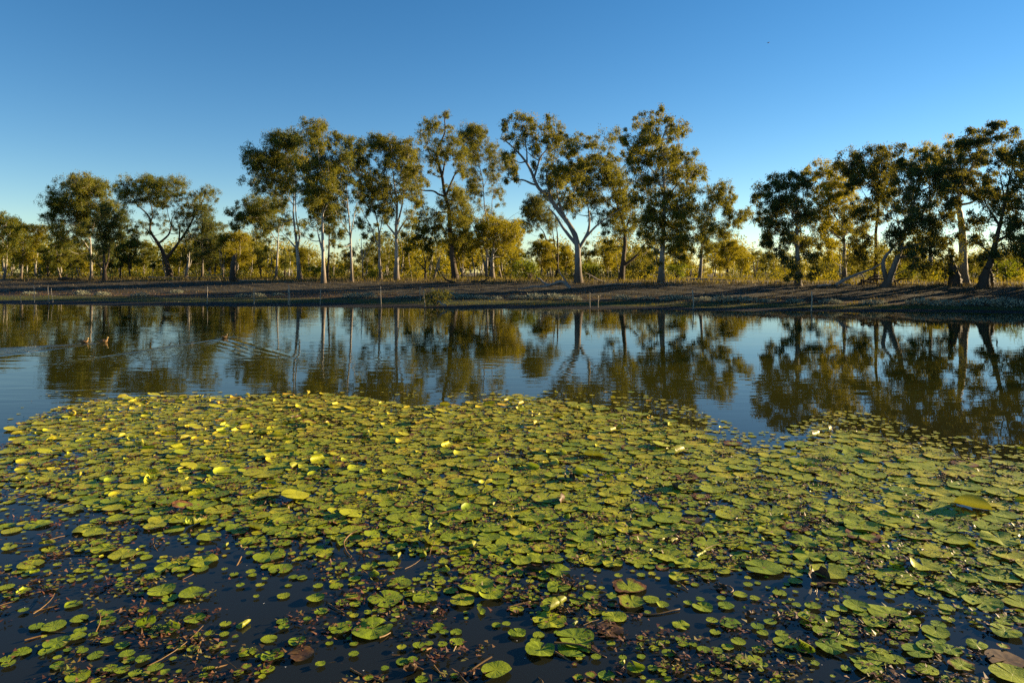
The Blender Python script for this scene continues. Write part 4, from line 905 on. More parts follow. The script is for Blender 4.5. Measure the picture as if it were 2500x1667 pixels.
for sd in (1, -1):
    u = np.linspace(0, 1, 7); ch = .085 * (1 - u ** 2 * .85); yy = sd * (.02 + .20 * u); zt = .01 + .10 * u - .05 * u * u
    V = np.concatenate([np.stack([.03 + ch * .5 - .05 * u * u, yy, zt + .004], 1), np.stack([.03 - ch - .08 * u * u, yy, zt], 1), np.stack([.03 - ch * .2 - .05 * u * u, yy, zt - .006], 1)])
    Q = [[a + i, a + i + 1, b + i + 1, b + i] for a, b in ((0, 7), (7, 14), (14, 0)) for i in range(6)]
    g = Geo(); g.add(V, None, Q); link("wing", g.mesh("wing", [m], True), root)
root.rotation_euler = (.1, -.25, .35); root.scale = (1.1, 1.1, 1.1)
# ------------------------------------------------------------------ lily pads
m, nt, out = new_mat("lily_pad"); n = N(nt)
uv = n.node("ShaderNodeUVMap").outputs[0]
ux, uy, _ = n.xyz(uv)
rr = n.math('SQRT', n.math('ADD', n.math('MULTIPLY', ux, ux), n.math('MULTIPLY', uy, uy)))
ang = n.math('ARCTAN2', uy, ux)
tint, age = n.attr("tint"), n.attr("age")
ob = n.pos()
n1 = n.noise(ob, 9., 4., .6); n2 = n.noise(ob, 34., 4., .65)
vein = n.math('POWER', n.math('ABSOLUTE', n.math('SINE', n.math('ADD', n.math('MULTIPLY', ang, 8.5), n.math('MULTIPLY', n1, 1.5)))), .35)
veinf = n.math('MULTIPLY', n.math('SUBTRACT', 1., vein), n.maprange(rr, .1, .8, .8, .3))
c = n.ramp(tint, [(0, (.135, .22, .006)), (.35, (.27, .33, .010)), (.65, (.44, .41, .018)), (.85, (.54, .42, .018)), (1., (.50, .28, .015))])
c = n.mix(n.maprange(n2, .3, .7, 0, .22), c, n.mix(.5, c, (.07, .10, .006)))
c = n.mix(n.math('MULTIPLY', veinf, .3), c, (.26, .29, .04))
edge = n.math('ADD', n.math('MULTIPLY', n.math('SUBTRACT', rr, .80), 2.1), n.math('MULTIPLY', n.math('SUBTRACT', n1, .5), 2.6))
brown = n.maprange(n.math('ADD', edge, n.math('MULTIPLY', n.math('SUBTRACT', age, .62), 3.)), .0, .55)
c = n.mix(brown, c, n.mix(n.maprange(n2, .35, .65), (.085, .030, .012), (.26, .12, .04)))
c = n.mix(n.math('MULTIPLY', n.math('GREATER_THAN', n2, .73), n.maprange(age, .1, .5, .2, .8)), c, (.05, .03, .012))
geo = n.node("ShaderNodeNewGeometry")
c = n.mix(geo.outputs['Backfacing'], c, n.mix(.45, c, (.16, .12, .03)))
hh = n.math('ADD', n.math('MULTIPLY', vein, .0009), n.math('MULTIPLY', n2, .004))
bs = n.node("ShaderNodeBsdfPrincipled"); n.put(bs.inputs['Base Color'], c); bs.inputs['Roughness'].default_value = .48; bs.inputs['Specular IOR Level'].default_value = .26
nb_ = n.bump(hh, .8, 1.); n.put(bs.inputs['Normal'], nb_)
tl = n.node("ShaderNodeBsdfTranslucent"); n.put(tl.inputs[0], n.mix(.4, c, (.20, .24, .008)))
ms = n.node("ShaderNodeMixShader"); ms.inputs[0].default_value = .18
nt.links.new(bs.outputs[0], ms.inputs[1]); nt.links.new(tl.outputs[0], ms.inputs[2]); nt.links.new(ms.outputs[0], out.inputs['Surface'])
PADM = m

def bend(u, z, u0, k):
    s = np.maximum(0, u - u0)
    a = np.minimum(k * s, 2.7); ss = a / k; rest = s - ss
    u2 = np.where(u > u0, u0 + np.sin(a) / k + np.cos(a) * rest - z * np.sin(a), u)
    z2 = np.where(u > u0, (1 - np.cos(a)) / k + np.sin(a) * rest + z * np.cos(a), z)
    return u2, z2

def pad_shape(R, kind, yaw, seg, rings, r2, hero=False):
    """vertices (local, metres), triangles, uv of one pad"""
    notch = r2.uniform(.06, .22)
    th = np.linspace(notch, 2 * math.pi - notch, seg)
    rho = (np.arange(1, rings + 1) / rings) ** .85
    A, B = np.meshgrid(th, rho)
    wob = 1 + .030 * np.sin(3 * A + r2.uniform(0, 6)) + .022 * np.sin(5 * A + r2.uniform(0, 6)) + (r2.normal(0, .018, seg)[None] if seg > 12 else 0)
    if kind in ('brown', 'withered'): wob = wob + r2.normal(0, .07 if kind == 'brown' else .16, seg)[None] * B
    lobes = 1 - .10 * np.exp(-np.minimum(A - notch, 2 * math.pi - notch - A) / .35) * (B > .75)
    x = B * wob * lobes * np.cos(A); y = B * wob * lobes * np.sin(A) * r2.uniform(.9, 1.0)
    U = np.stack([B * np.cos(A), B * np.sin(A)], -1).reshape(-1, 2)
    amp = {'flat': .030 if hero else .018, 'wavy': .070 if hero else .045, 'brown': .05, 'withered': .13}.get(kind, .03)
    z = -.035 * np.exp(-(B / .3) ** 2) + amp * B ** 2 * np.sin(r2.integers(2, 5) * A + r2.uniform(0, 6)) + amp * .5 * B * np.sin(r2.integers(6, 10) * A + r2.uniform(0, 6)) * np.exp(-((B - .55) / .35) ** 2)
    z = z + r2.uniform(.0, .05) * B ** 4
    x = np.concatenate([[0], x.ravel()]); y = np.concatenate([[0], y.ravel()]); z = np.concatenate([[-.03], z.ravel()]); U = np.concatenate([[[0, 0]], U])
    def curl(direction, u0, k):
        nonlocal x, y, z
        c_, s_ = math.cos(direction), math.sin(direction)
        u = x * c_ + y * s_; v = -x * s_ + y * c_
        u, z = bend(u, z, u0, k)
        x = u * c_ - v * s_; y = u * s_ + v * c_
    # directions are in the place's axes: pi = towards the left of the picture, pi/2 = away from the camera
    if kind == 'curl_left': curl(math.pi + r2.uniform(-.5, .5) - yaw, r2.uniform(.3, .62), r2.uniform(1.2, 2.2)); curl(r2.uniform(0, 6.28), .6, r2.uniform(.6, 1.6))
    elif kind == 'curl_right': curl(r2.uniform(-.5, .5) - yaw, r2.uniform(.2, .5), r2.uniform(1.3, 2.4))
    elif kind == 'curl_far': curl(math.pi / 2 + r2.uniform(-.4, .4) - yaw, r2.uniform(.45, .7), r2.uniform(.9, 1.5)); curl(r2.uniform(0, 6.28), .6, r2.uniform(.6, 1.4))
    elif kind == 'bowl':
        for q in range(3): curl(r2.uniform(0, 6.28), .45, r2.uniform(.7, 1.3))
    elif kind == 'fold': curl(r2.uniform(0, 6.28), r2.uniform(-.1, .2), r2.uniform(3.2, 5.))
    elif kind == 'withered':
        curl(r2.uniform(0, 6.28), r2.uniform(-.2, .2), r2.uniform(1.8, 3.5)); curl(r2.uniform(0, 6.28), .2, r2.uniform(1.5, 3.))
    elif kind == 'tilt':
        z = z + .22 * (x * math.cos(math.pi - yaw) + y * math.sin(math.pi - yaw)) + .2
    c_, s_ = math.cos(yaw), math.sin(yaw)
    V = np.stack([x * c_ - y * s_, x * s_ + y * c_, z], 1) * R
    T = [[0, 1 + i, 2 + i] for i in range(seg - 1)]
    for q in range(rings - 1):
        a = 1 + q * seg
        for i in range(seg - 1):
            T += [[a + i, a + seg + i, a + seg + i + 1], [a + i, a + seg + i + 1, a + i + 1]]
    return V, np.array(T), U

PADS = []      # dicts
GRID = {}
def crowd(x, y, R, f):
    gx, gy = int(x / .2), int(y / .2)
    for i in range(gx - 2, gx + 3):
        for j in range(gy - 2, gy + 3):
            for (a, b, r) in GRID.get((i, j), ()):
                if (x - a) ** 2 + (y - b) ** 2 < (f * (R + r)) ** 2: return True
    return False
def put_pad(x, y, R, kind, tint, age, name=None, yaw=None):
    GRID.setdefault((int(x / .2), int(y / .2)), []).append((x, y, R))
    PADS.append(dict(x=x, y=y, R=R, kind=kind, tint=tint, age=age, name=name, yaw=rng.uniform(0, 6.28) if yaw is None else yaw))

PZ = {'A': (0, 1250, 3.675), 'B': (640, 1250, 3.675), 'C': (1240, 1250, 3.675), 'D': (1860, 1250, 3.675), 'M': (840, 940, 2.8), 'L': (500, 1000, 5.88), 'R': (1850, 1050, 5.88), 'K': (0, 940, 2.8)}
HEROPADS = """
A 345 115 115 w|A 70 125 70 f|A 100 175 85 f|A 205 115 50 f|A 780 160 120 w=overlapping oval pair at upper left|A 850 195 95 f|A 880 85 70 w|A 1055 70 95 f|A 1455 80 120 w|A 1390 135 105 f|A 1565 165 90 w|A 2030 115 70 f|A 2165 185 80 c
A 440 340 65 f|A 335 415 70 f|A 275 480 110 f=long flat pad at left edge|A 165 540 55 f|A 230 570 40 f|A 310 550 42 o|A 55 685 65 f|A 200 725 70 o|A 75 755 50 f|A 640 613 38 f|A 885 598 40 f|A 1450 450 42 f|A 1490 505 100 w|A 1615 440 80 w|A 1820 450 130 w=broad pale pad at left centre|A 1620 525 80 w|A 1800 515 70 f
A 1445 720 120 w=notched pad of a joined pair|A 1525 780 80 f|A 1725 745 115 f=oval pad with white notch rim|A 660 835 75 l|A 715 970 75 f|A 480 1035 100 f|A 330 1035 65 f|A 965 930 55 f|A 955 990 80 f|A 1310 1005 90 o|A 1745 975 97 w|A 1535 1050 100 o=twisted folded pad at lower left|A 720 1075 58 w|A 690 1135 75 f|A 510 1185 110 w=large dark-spotted pad at lower left
A 1130 1050 55 f|A 960 1160 55 f|A 1100 1200 65 w|A 835 1105 45 f|A 1140 1285 70 f|A 1160 1335 52 f|A 1285 1335 68 w|A 1395 1410 75 f|A 860 1290 70 f|A 700 1500 108 f=big pad cut by bottom edge|A 1095 1430 70 w|A 990 1420 60 f|A 1215 1455 60 w|A 520 1385 65 f|A 420 1265 70 w|A 740 1260 50 f|A 60 1325 60 f|A 2195 1020 75 o|A 2220 1270 78 w|A 1870 1425 60 o|A 80 1375 60 f|A 190 1270 80 w|A 1310 1470 40 f|A 1825 1490 42 f|A 2100 565 42 f|A 2250 550 45 f|A 1760 1120 40 f|A 1880 1105 48 f|A 2010 1105 45 f
B 1230 662 112 f=upper of two big ovals|B 1105 790 165 f=widest oval pad with twig shadow|B 1465 787 112 w|B 1915 665 170 w=top pad of the overlapping cluster|B 1795 805 115 f|B 2050 760 120 l|B 995 1060 190 w=largest ruffled pad|B 2095 1440 140 f=round pad at the bottom edge|B 90 1300 105 w=notched pad by the brown rag|B 50 1415 65 f|B 165 520 105 f|B 70 400 140 w|B 50 490 60 f
B 965 485 82 w|B 1165 480 62 f|B 560 390 80 w|B 1815 540 62 f|B 1590 645 62 f|B 1925 585 58 f|B 835 838 53 f|B 530 895 63 l|B 480 785 85 w|B 720 820 60 f|B 190 760 60 f|B 500 672 48 f|B 665 665 62 f|B 360 595 50 f|B 1480 710 52 f|B 1690 710 65 f|B 1320 748 60 w|B 320 1165 80 w|B 65 1145 75 f|B 185 985 55 w|B 1405 1210 58 f|B 1745 1170 70 l|B 1525 1088 42 f|B 1630 1090 45 f|B 1740 1085 55 f
B 1260 1350 62 f|B 1350 1340 50 f|B 1100 1412 40 f|B 1430 1510 62 f|B 2020 370 75 w|B 2030 235 105 f|B 2045 160 112 w|B 2210 285 122 f=pad beside the upright black twig|B 1845 50 135 w|B 1690 100 120 w|B 145 50 95 f|B 260 95 115 f|B 680 230 70 f|B 690 280 80 o|B 190 290 75 f|B 2280 1100 80 w|B 2120 530 80 w|B 1720 1480 40 f|B 820 1290 50 f|B 1575 1035 65 f|B 2100 1020 45 f|B 2190 1020 42 f|B 1555 910 50 o|B 1950 905 62 o=pad folded into a wedge|B 1215 420 65 o|B 1340 345 45 o|B 1460 395 55 o|B 1820 385 65 o
C 215 75 120 w|C 255 230 135 w|C 645 240 132 w=rounded pale pad with raised centre|C 60 285 70 f|C 440 330 73 f|C 565 355 68 f|C 270 420 112 w|C 410 430 90 f|C 455 545 115 w=pad beside the rolled brown leaf|C 325 595 58 f|C 455 690 112 w=cupped round pad at the centre|C 1080 680 150 b=tattered pad with brown holed edge|C 1110 820 125 b|C 1285 795 75 f|C 1385 850 65 l|C 1385 497 66 b|C 1600 480 115 w|C 1760 500 90 w|C 1530 595 90 w|C 1925 535 72 f|C 2085 750 65 f|C 1745 855 95 w|C 1955 850 75 f
C 370 980 157 w=great heart-notched pad|C 85 1100 80 w|C 275 1110 58 f|C 600 1145 175 w=pad crossed by a dark stem|C 600 1230 155 f|C 290 1250 135 w=round pad below the heart-notched one|C 245 1155 50 f|C 1830 990 57 f|C 1995 1010 98 f=pad beside the black dead stub|C 2240 1040 60 f|C 1555 1020 80 w|C 1555 1145 55 f|C 1570 1195 52 f|C 1755 1245 60 f|C 1660 1195 42 f|C 1870 1255 58 f|C 2065 1180 70 f|C 1970 1220 58 f|C 2250 1245 58 f|C 1915 1330 50 f|C 2085 1315 55 f|C 2215 1330 70 f|C 2295 1390 42 f
C 1145 1410 88 o=star-like folded pad at the bottom|C 885 1470 82 f|C 745 1480 52 b|C 630 1490 52 b|C 1300 1410 50 f|C 1440 1285 65 f|C 1405 1375 50 f|C 925 1195 45 f|C 1915 233 65 f|C 2195 275 78 f|C 870 185 105 w|C 1390 205 140 b|C 1170 245 85 b|C 1560 150 100 w|C 2050 145 125 w|C 430 860 140 o=pad rolled into a long ridge|C 2120 350 70 o|C 1750 395 85 o|C 1370 1190 45 f|C 1420 1175 35 f|C 1860 1085 50 f|C 950 950 115 w
D 1140 920 180 w=largest smooth pad on the right|D 620 1230 135 w=front pad of the right cluster|D 215 1180 110 f|D 545 1080 88 f|D 425 970 105 l|D 575 1005 78 f|D 420 1010 78 f|D 780 1020 75 f|D 705 885 63 f|D 1010 1010 110 w|D 985 1070 65 f|D 1225 1105 92 f|D 1580 1020 67 f|D 1675 980 58 f|D 1665 870 70 f|D 1640 905 50 f|D 1985 820 165 w=ribbed pad alone in open water|D 2180 1090 125 w=dimpled pad near the right edge|D 1930 1205 90 w|D 1690 1240 97 f|D 1510 1240 115 f|D 1395 1270 130 f
D 1555 1150 85 l=pad with the white upturned rim|D 955 1215 68 f|D 1075 1265 58 f|D 1195 1340 90 f|D 885 1340 93 f|D 960 1420 122 f=lowest pad of the right cluster|D 1045 1350 100 w|D 1710 700 140 w=ribbed pad behind the open water|D 1825 610 105 w|D 2130 600 150 w|D 1140 390 125 w|D 890 350 80 f|D 985 400 57 f|D 1145 770 50 f|D 985 745 42 f|D 735 515 65 f|D 825 540 50 f|D 340 470 55 f|D 200 390 65 f|D 200 345 65 f|D 370 280 140 w=crinkled pad beside long brown twig|D 910 225 155 b
D 890 150 145 f|D 1690 145 165 w|D 2130 250 165 w=broad pale pad at right edge|D 1480 50 145 w|D 750 65 165 f|D 1170 90 190 w|D 80 100 120 w|D 160 735 65 f|D 645 735 50 f|D 455 855 72 f|D 850 860 115 f|D 885 920 65 f|D 1450 500 150 l|D 1700 510 85 f|D 2035 465 90 f|D 300 630 68 f|D 660 1120 70 w|D 390 1230 95 o|D 180 1095 60 f|D 75 1000 60 f|D 1480 1440 100 w|D 1790 1390 110 b|D 1560 1080 120 f|D 1300 1040 100 f|D 1350 985 65 f|D 780 1190 90 w|D 640 930 60 f|D 790 1090 80 f
M 860 560 95 F=dark curled leaf in the mat|M 690 450 42 l|M 800 480 65 l=yellow curled pad in the mid mat|M 1130 530 85 f|M 1550 515 90 b=flat round pad mid mat|M 840 740 95 f|M 1380 780 105 f=wide pad behind the brown wedge|M 700 840 95 w|M 845 905 100 w|M 1275 915 95 w|M 1000 985 85 f|M 1140 790 85 w|M 1870 805 105 w=pad beside the black curled leaf|M 2230 820 90 w|M 1260 660 110 f|M 1640 720 70 f|M 1330 600 85 f|M 470 610 80 f|M 420 460 80 f
L 1290 1280 200 t=big yellow raised pad|L 770 1275 130 F|L 1570 940 110 l=bright upright yellow curl|L 320 890 185 l=yellow-rimmed pad in the left mat|L 1850 840 170 W=brown-rimmed bowl leaf|L 670 740 60 l|L 1000 740 140 l|L 1450 730 60 l|L 1440 830 130 l|L 270 390 120 F=dark upturned leaf in the left mat|L 530 380 120 F|L 930 1110 125 o|L 920 1210 170 f|L 840 920 280 f|L 2100 1150 240 f|L 2040 1290 190 f|L 1780 1400 150 b|L 200 1460 200 f|L 2100 1450 190 w|L 960 490 60 l|L 1220 490 70 l|L 2190 860 160 l
R 1430 360 215 r=large pad with long brown rim|R 700 560 210 F=pad with upturned far rim|R 960 630 225 b=brown-edged notched pad|R 1290 800 130 F=dark green half-raised leaf|R 890 850 150 F|R 2010 1090 200 F=curled green pad over dark water|R 1720 780 80 F|R 200 1170 240 f=smooth broad right mat pad|R 160 1340 230 w|R 1230 430 215 f|R 680 470 215 w|R 1310 570 165 f|R 1540 545 170 f|R 2070 730 200 w|R 1420 1180 190 f|R 1260 1290 260 w|R 1480 1400 250 w|R 1790 1280 260 f|R 2020 1210 190 r|R 1020 740 170 f|R 660 700 165 f|R 350 520 160 f|R 1060 480 150 f|R 1240 45 120 f=far flat pad at the tip of the right mat|R 1470 45 90 f|R 1670 75 95 f|R 780 210 105 f|R 900 330 280 w|R 740 380 145 f|R 540 1400 190 b|R 780 1280 120 f
K 120 300 88 w=lone wide pad at left edge|K 320 262 95 f=oval pad on the mat's rim|K 265 428 80 f|K 490 250 75 f|K 1555 600 95 l|K 1480 760 90 f|K 2010 775 95 t|K 900 690 90 f=flat wide pad of left mat|K 760 665 50 l|K 1380 830 105 f|K 1760 905 85 f|K 1960 940 90 w|K 1850 130 65 f
"""
KIND = {'f': 'flat', 'w': 'wavy', 'l': 'curl_left', 'c': 'curl_right', 'o': 'fold', 'b': 'brown', 'F': 'curl_far', 'W': 'withered', 't': 'tilt', 'r': 'bowl'}
for e in HEROPADS.replace("\n", "|").split("|"):
    e = e.strip()
    if not e: continue
    body, _, nm = e.partition("=")
    zk, cx, cy, rx, k = body.split()
    a, b, sc = PZ[zk]
    sx, sy = a + float(cx) / sc, b + float(cy) / sc
    P = on_water(sx, sy); R = float(rx) / sc * P[1] / F
    yl = np.interp(P[1], [4, 7, 12], [.20, .46, .66])
    put_pad(P[0], P[1], R, KIND[k], float(np.clip(rng.normal(yl, .10), 0, 1)), rng.uniform(.0, .45) if k not in 'bW' else rng.uniform(.6, .85), nm or None)

# the mat: edges of the dense part in the photograph
TOPX, TOPY = zip(*[(-200, 1110), (0, 1062), (18, 1010), (45, 975), (90, 950), (150, 935), (220, 920), (330, 909), (480, 911), (640, 906), (760, 905), (840, 915), (960, 936), (1060, 930), (1130, 911), (1200, 908), (1290, 925), (1400, 935), (1500, 956), (1590, 985), (1650, 1008), (1720, 1032), (1800, 1037), (1862, 1002), (1900, 990), (1980, 990), (2050, 1012), (2150, 1036), (2250, 1060), (2352, 1068), (2600, 1110)])
BOTX, BOTY = zip(*[(-200, 1110), (0, 1128), (150, 1150), (300, 1195), (500, 1215), (700, 1240), (900, 1262), (1200, 1292), (1500, 1305), (1800, 1315), (2050, 1330), (2352, 1345), (2600, 1350)])
def place(sx, sy):
    X, Yp = sx * .9408, sy * .9408
    return Yp - np.interp(X, TOPX, TOPY), Yp - np.interp(X, BOTX, BOTY)
def patchy(x, y): return lumps(x * 1.5, y * 1.5, 5.) + .5 * lumps(x * 4, y * 4, 2.)
def kind_for(sx, sy, dense):
    q = rng.random()
    if dense:
        left = np.interp(sx, [300, 1200, 1600], [.22, .12, .025]) * np.interp(sy, [960, 1150, 1300], [1.1, .9, .25])
        if q < left * .50: return 'curl_left'
        if q < left * .68: return 'curl_far'
        if q < left * .80: return 'tilt'
        if q < left * .92: return 'fold'
        if q < left: return 'withered'
    if q > .96: return 'fold'
    if q > .90: return 'brown'
    return 'flat' if q < .62 else 'wavy'
tries = 0
# big, middle and little pads, in that order
for R0, R1, cnt_, f, who in ((.068, .112, 16000, .68, 'big'), (.038, .065, 34000, .68, 'mid'), (.014, .036, 90000, .74, 'small')):
    d = 3.45 + (12.6 - 3.45) * rng.random(cnt_) ** .62
    X = rng.uniform(-.80, .80, cnt_) * d
    for x, y in zip(X, d):
        sx, sy = 1250 + x / y * F, HY + EYE * F / y
        t, b = place(sx, sy)
        R = rng.uniform(R0, R1)
        if who == 'big': R *= np.interp(sx, [0, 900, 1500, 2100], [.95, 1.0, 1.15, 1.55])
        if t < 0:                                   # open water beyond the mat: a few floaters
            if not (t > -45 and rng.random() < np.interp(sx, [0, 1500, 1800, 2500], [.006, .02, .10, .09]) * (who != 'big')): continue
            dense = False
        elif b < 0:
            hole = patchy(x, y)
            if t < 16 and rng.random() < .45: continue
            if sx < 190 and rng.random() < np.interp(sx, [0, 190], [.75, 0]): continue
            if who == 'big' and (hole > .6 or rng.random() < .2): continue
            if hole > .62 and rng.random() < .75: continue
            if who == 'mid' and rng.random() < .3: continue
            dense = True
        else:                                       # towards the camera: clusters in open water
            fall = np.interp(b, [0, 60, 140, 240], [1.0, .42, .20, .16])
            cl = patchy(x * 1.3 + 7, y * 1.3)
            pr = fall * (2.0 if cl > .2 else .16)
            if who == 'big': pr *= .08
            if who == 'mid': pr *= .15
            if rng.random() > pr: continue
            dense = False
        ff = f if dense else (.85 if who == 'small' else .95)
        if dense and who != 'small': ff *= np.interp(sx, [1100, 1700], [1., 1.22])
        if crowd(x, y, R, ff): continue
        yl = np.interp(y, [4, 7, 12], [.22, .46, .66])
        tint = float(np.clip(rng.normal(yl, .13), 0, 1)); age = float(np.clip(rng.beta(1.3, 2.7) + (.25 if who == 'small' and rng.random() < .3 else 0), 0, 1))
        put_pad(x, y, R, kind_for(sx, sy, dense), tint, age)

for p_ in PADS:
    p_['area'] = p_['R'] ** 2 / p_['y'] ** 3 * (1 if abs(p_['x'] / p_['y']) < .76 else .2) * (1.5 if p_['name'] else 1.)
order = sorted(range(len(PADS)), key=lambda i: -PADS[i]['area'])
LIMIT = 296
single = set(order[:LIMIT])
LAND = [p_ for i, p_ in enumerate(PADS) if p_['name'] and i in single]
print("pads", len(PADS), "landmarks", len(LAND))
LOOKS = {'flat': 'flat', 'wavy': 'rippled', 'curl_left': 'curled', 'curl_right': 'curled', 'curl_far': 'upturned', 'fold': 'folded', 'brown': 'brown-edged', 'withered': 'withered', 'tilt': 'tilted', 'bowl': 'cupped'}
def seen_from(p_, l):
    dx, dy = p_['x'] - l['x'], (p_['y'] - l['y']) * 1.2
    if abs(dx) > abs(dy): return 'right of' if dx > 0 else 'left of'
    return 'behind' if dy > 0 else 'in front of'
texts = {}
for i in order[:LIMIT]:
    p_ = PADS[i]
    if p_['name']: continue
    l = min(LAND, key=lambda q: (q['x'] - p_['x']) ** 2 + (q['y'] - p_['y']) ** 2)
    size = 'large' if p_['R'] > .115 else ('medium' if p_['R'] > .075 else 'small')
    col = '' if p_['kind'] in ('brown', 'withered') else ('yellow-green ' if p_['tint'] > .5 else 'green ')
    txt = f"{size} {LOOKS[p_['kind']]} {col}pad {seen_from(p_, l)} the {l['name']}"
    texts.setdefault(txt, []).append((math.hypot(l['x'] - p_['x'], l['y'] - p_['y']), i))
for l in LAND:
    if len(l['name'].split()) > 6: print('LONG', l['name'])
LABEL = {}
for t, L in texts.items():
    for q, (_, i) in enumerate(sorted(L)):
        LABEL[i] = t if len(L) == 1 else f"{['nearest', 'second nearest', 'third nearest', 'fourth nearest', 'fifth nearest', 'sixth nearest'][min(q, 5)]} {t}"
zstep = 0
sV, sT, sU, st, sa, sn = [], [], [], [], [], 0
for i in order:
    p_ = PADS[i]
    r2 = np.random.default_rng(1000 + i)
    one = i in single
    seg, rings = ((26, 5) if p_['R'] * F / p_['y'] > 24 else (20, 4)) if one else ((15, 3) if p_['R'] * F / p_['y'] > 14 else ((10, 2) if p_['R'] * F / p_['y'] > 8 else (8, 1)))
    V, T, U = pad_shape(p_['R'], p_['kind'], p_['yaw'], seg, rings, r2, p_['y'] < 6.)
    zb = .006 + .012 * r2.random() + (.004 if p_['R'] > .07 else 0)
    tx, ty = r2.normal(0, .012, 2); V[:, 2] += V[:, 0] * tx + V[:, 1] * ty
    V[:, 2] = np.maximum(V[:, 2] + zb, .0025 + .001 * r2.random())
    if one:
        me = mesh_np("lily_pad", V, T, None, [PADM], smooth=True, attrs={"tint": np.full(len(V), p_['tint']), "age": np.full(len(V), p_['age'])}, uv=U)
        o = link("lily_pad", me, None, (p_['x'], p_['y'], 0))
        tag(o, ((p_['name'] if len(p_['name'].split()) > 3 else p_['name'] + ' floating on the pond') if p_['name'] else LABEL[i]), 'lily pad', 'lily pads floating on the pond')
        o['label'] = o['label'][0].lower() + o['label'][1:]
    else:
        sV.append(V + [p_['x'], p_['y'], 0]); sT.append(T + sn); sU.append(U); st.append(np.full(len(V), p_['tint'])); sa.append(np.full(len(V), p_['age'])); sn += len(V)
me = mesh_np("lily_pad_mat", np.concatenate(sV), np.concatenate(sT), None, [PADM], smooth=True, attrs={"tint": np.concatenate(st), "age": np.concatenate(sa)}, uv=np.concatenate(sU))
tag(link("lily_pad_mat", me), kind='stuff', label='dense floating mat of smaller and farther lily pads')

# ------------------------------------------------------------------ stems, withered leaves, floating litter
m, nt, out = new_mat("lily_stem"); n = N(nt)
principled(n, out, n.mix(n.noise(n.pos(), 22, 3.), (.075, .040, .014), (.21, .12, .03)), .55, .4)
STEM = m
m, nt, out = new_mat("withered_leaf"); n = N(nt)
principled(n, out, n.ramp(n.noise(n.pos(), 30, 4., .65), [(.3, (.020, .011, .005)), (.5, (.065, .030, .010)), (.7, (.14, .08, .018))]), .6, .3)
WITH = m
def stem(label, zk, pts, r, z0, z1, group='stems lying on and under the water', mat=STEM, name="drifting_stalk"):
    a, b, sc = PZ[zk]
    P = np.array([on_water(a + x / sc, b + y / sc) for x, y in pts]); P[:, 2] = np.linspace(z0, z1, len(P))
    TP = spline(P, len(P) * 4); g = Geo(); g.tube(TP, np.linspace(r, r * .75, len(TP)), 6, rough=.08)
    o = link(name, g.mesh(name, [mat], True, TP[0]), None, TP[0]); tag(o, label, 'stem', group)
stem('long brown stem curving down from the round pad to the bottom', 'C', [(425, 1270), (520, 1310), (620, 1360), (730, 1440)], .006, .012, -.02)
stem('dark stem lying across the long pad', 'C', [(415, 1222), (540, 1215), (660, 1222), (760, 1255), (880, 1300)], .006, .035, .0)
stem('dark stick lying behind the tattered brown pad', 'C', [(400, 765), (560, 785), (700, 815), (880, 880)], .007, .02, .01)
stem('bent orange stem standing out above the pads at the top', 'B', [(850, 230), (790, 250), (740, 295), (735, 320), (760, 370), (800, 400)], .006, .06, .004)
stem('curved olive stem sinking near the two big ovals', 'B', [(870, 510), (940, 545), (985, 600), (960, 655), (870, 720)], .006, .005, -.03)
stem('thin pinkish stem left of the very wide oval pad', 'B', [(590, 830), (650, 865), (720, 905), (790, 940)], .004, .012, .006)
stem('straight brown stem beside the round pad at the bottom edge', 'B', [(2060, 1325), (1960, 1370), (1880, 1410), (1780, 1460)], .006, .02, -.01)
stem('orange stem half sunk right of the largest ruffled pad', 'B', [(1190, 960), (1260, 930), (1340, 910), (1430, 912)], .006, .015, -.03)
stem('short orange stem below the largest ruffled pad', 'B', [(1050, 1145), (1100, 1120), (1150, 1085)], .006, .015, .004)
stem('long fine stem curving along the bottom edge', 'B', [(790, 1410), (870, 1455), (970, 1490), (1080, 1525)], .005, .006, .004)
stem('orange stem pointing up from the lower right', 'B', [(1470, 1280), (1510, 1225), (1550, 1175)], .006, .03, -.02)
stem('stem sinking below the medium curled pad', 'B', [(1740, 1205), (1710, 1250), (1680, 1285)], .005, .01, -.02)
stem('fine forked stem in the dark water by the bottom', 'B', [(1540, 1390), (1590, 1440), (1640, 1490), (1670, 1525)], .005, .01, -.01)
stem('tall sunken stem rising to a small pad at left', 'A', [(1810, 1130), (1780, 1220), (1765, 1300), (1745, 1400), (1710, 1490)], .006, .008, -.01)
stem('pale sunken stem among the joined pads', 'A', [(2165, 420), (2120, 480), (2060, 545)], .006, .02, -.03)
stem('thin brown stick near the left edge', 'A', [(130, 300), (200, 298), (290, 290)], .006, .02, .01)
stem('long thin stem sloping over open water at left', 'A', [(300, 895), (400, 870), (520, 840)], .004, .004, .004)
stem('brown stem running along the lower left pads', 'A', [(220, 1160), (300, 1135), (385, 1110)], .005, .01, .005)
stem('olive stem leaving the small pad near the bottom', 'A', [(1930, 1410), (2010, 1375), (2100, 1340)], .005, .01, -.01)
stem('long brown twig floating right of the crinkled pad', 'D', [(440, 330), (520, 342), (610, 355), (700, 370)], .008, .015, .012)
stem('short dark twig below the long brown twig', 'D', [(610, 385), (660, 398), (710, 415)], .007, .015, .008)
stem('black crooked twig in the middle of the right water', 'D', [(1000, 515), (1060, 510), (1130, 500)], .008, .03, .01)
stem('dark rough twig left of the cupped pad cluster', 'D', [(1190, 540), (1250, 555), (1310, 570)], .008, .012, .012)
stem('dark double stem at the right edge', 'D', [(2180, 895), (2260, 885), (2352, 878)], .006, .012, .008)
stem('bent stem beside the small left pads of the right water', 'D', [(480, 700), (455, 740), (415, 780)], .006, .0, -.03)
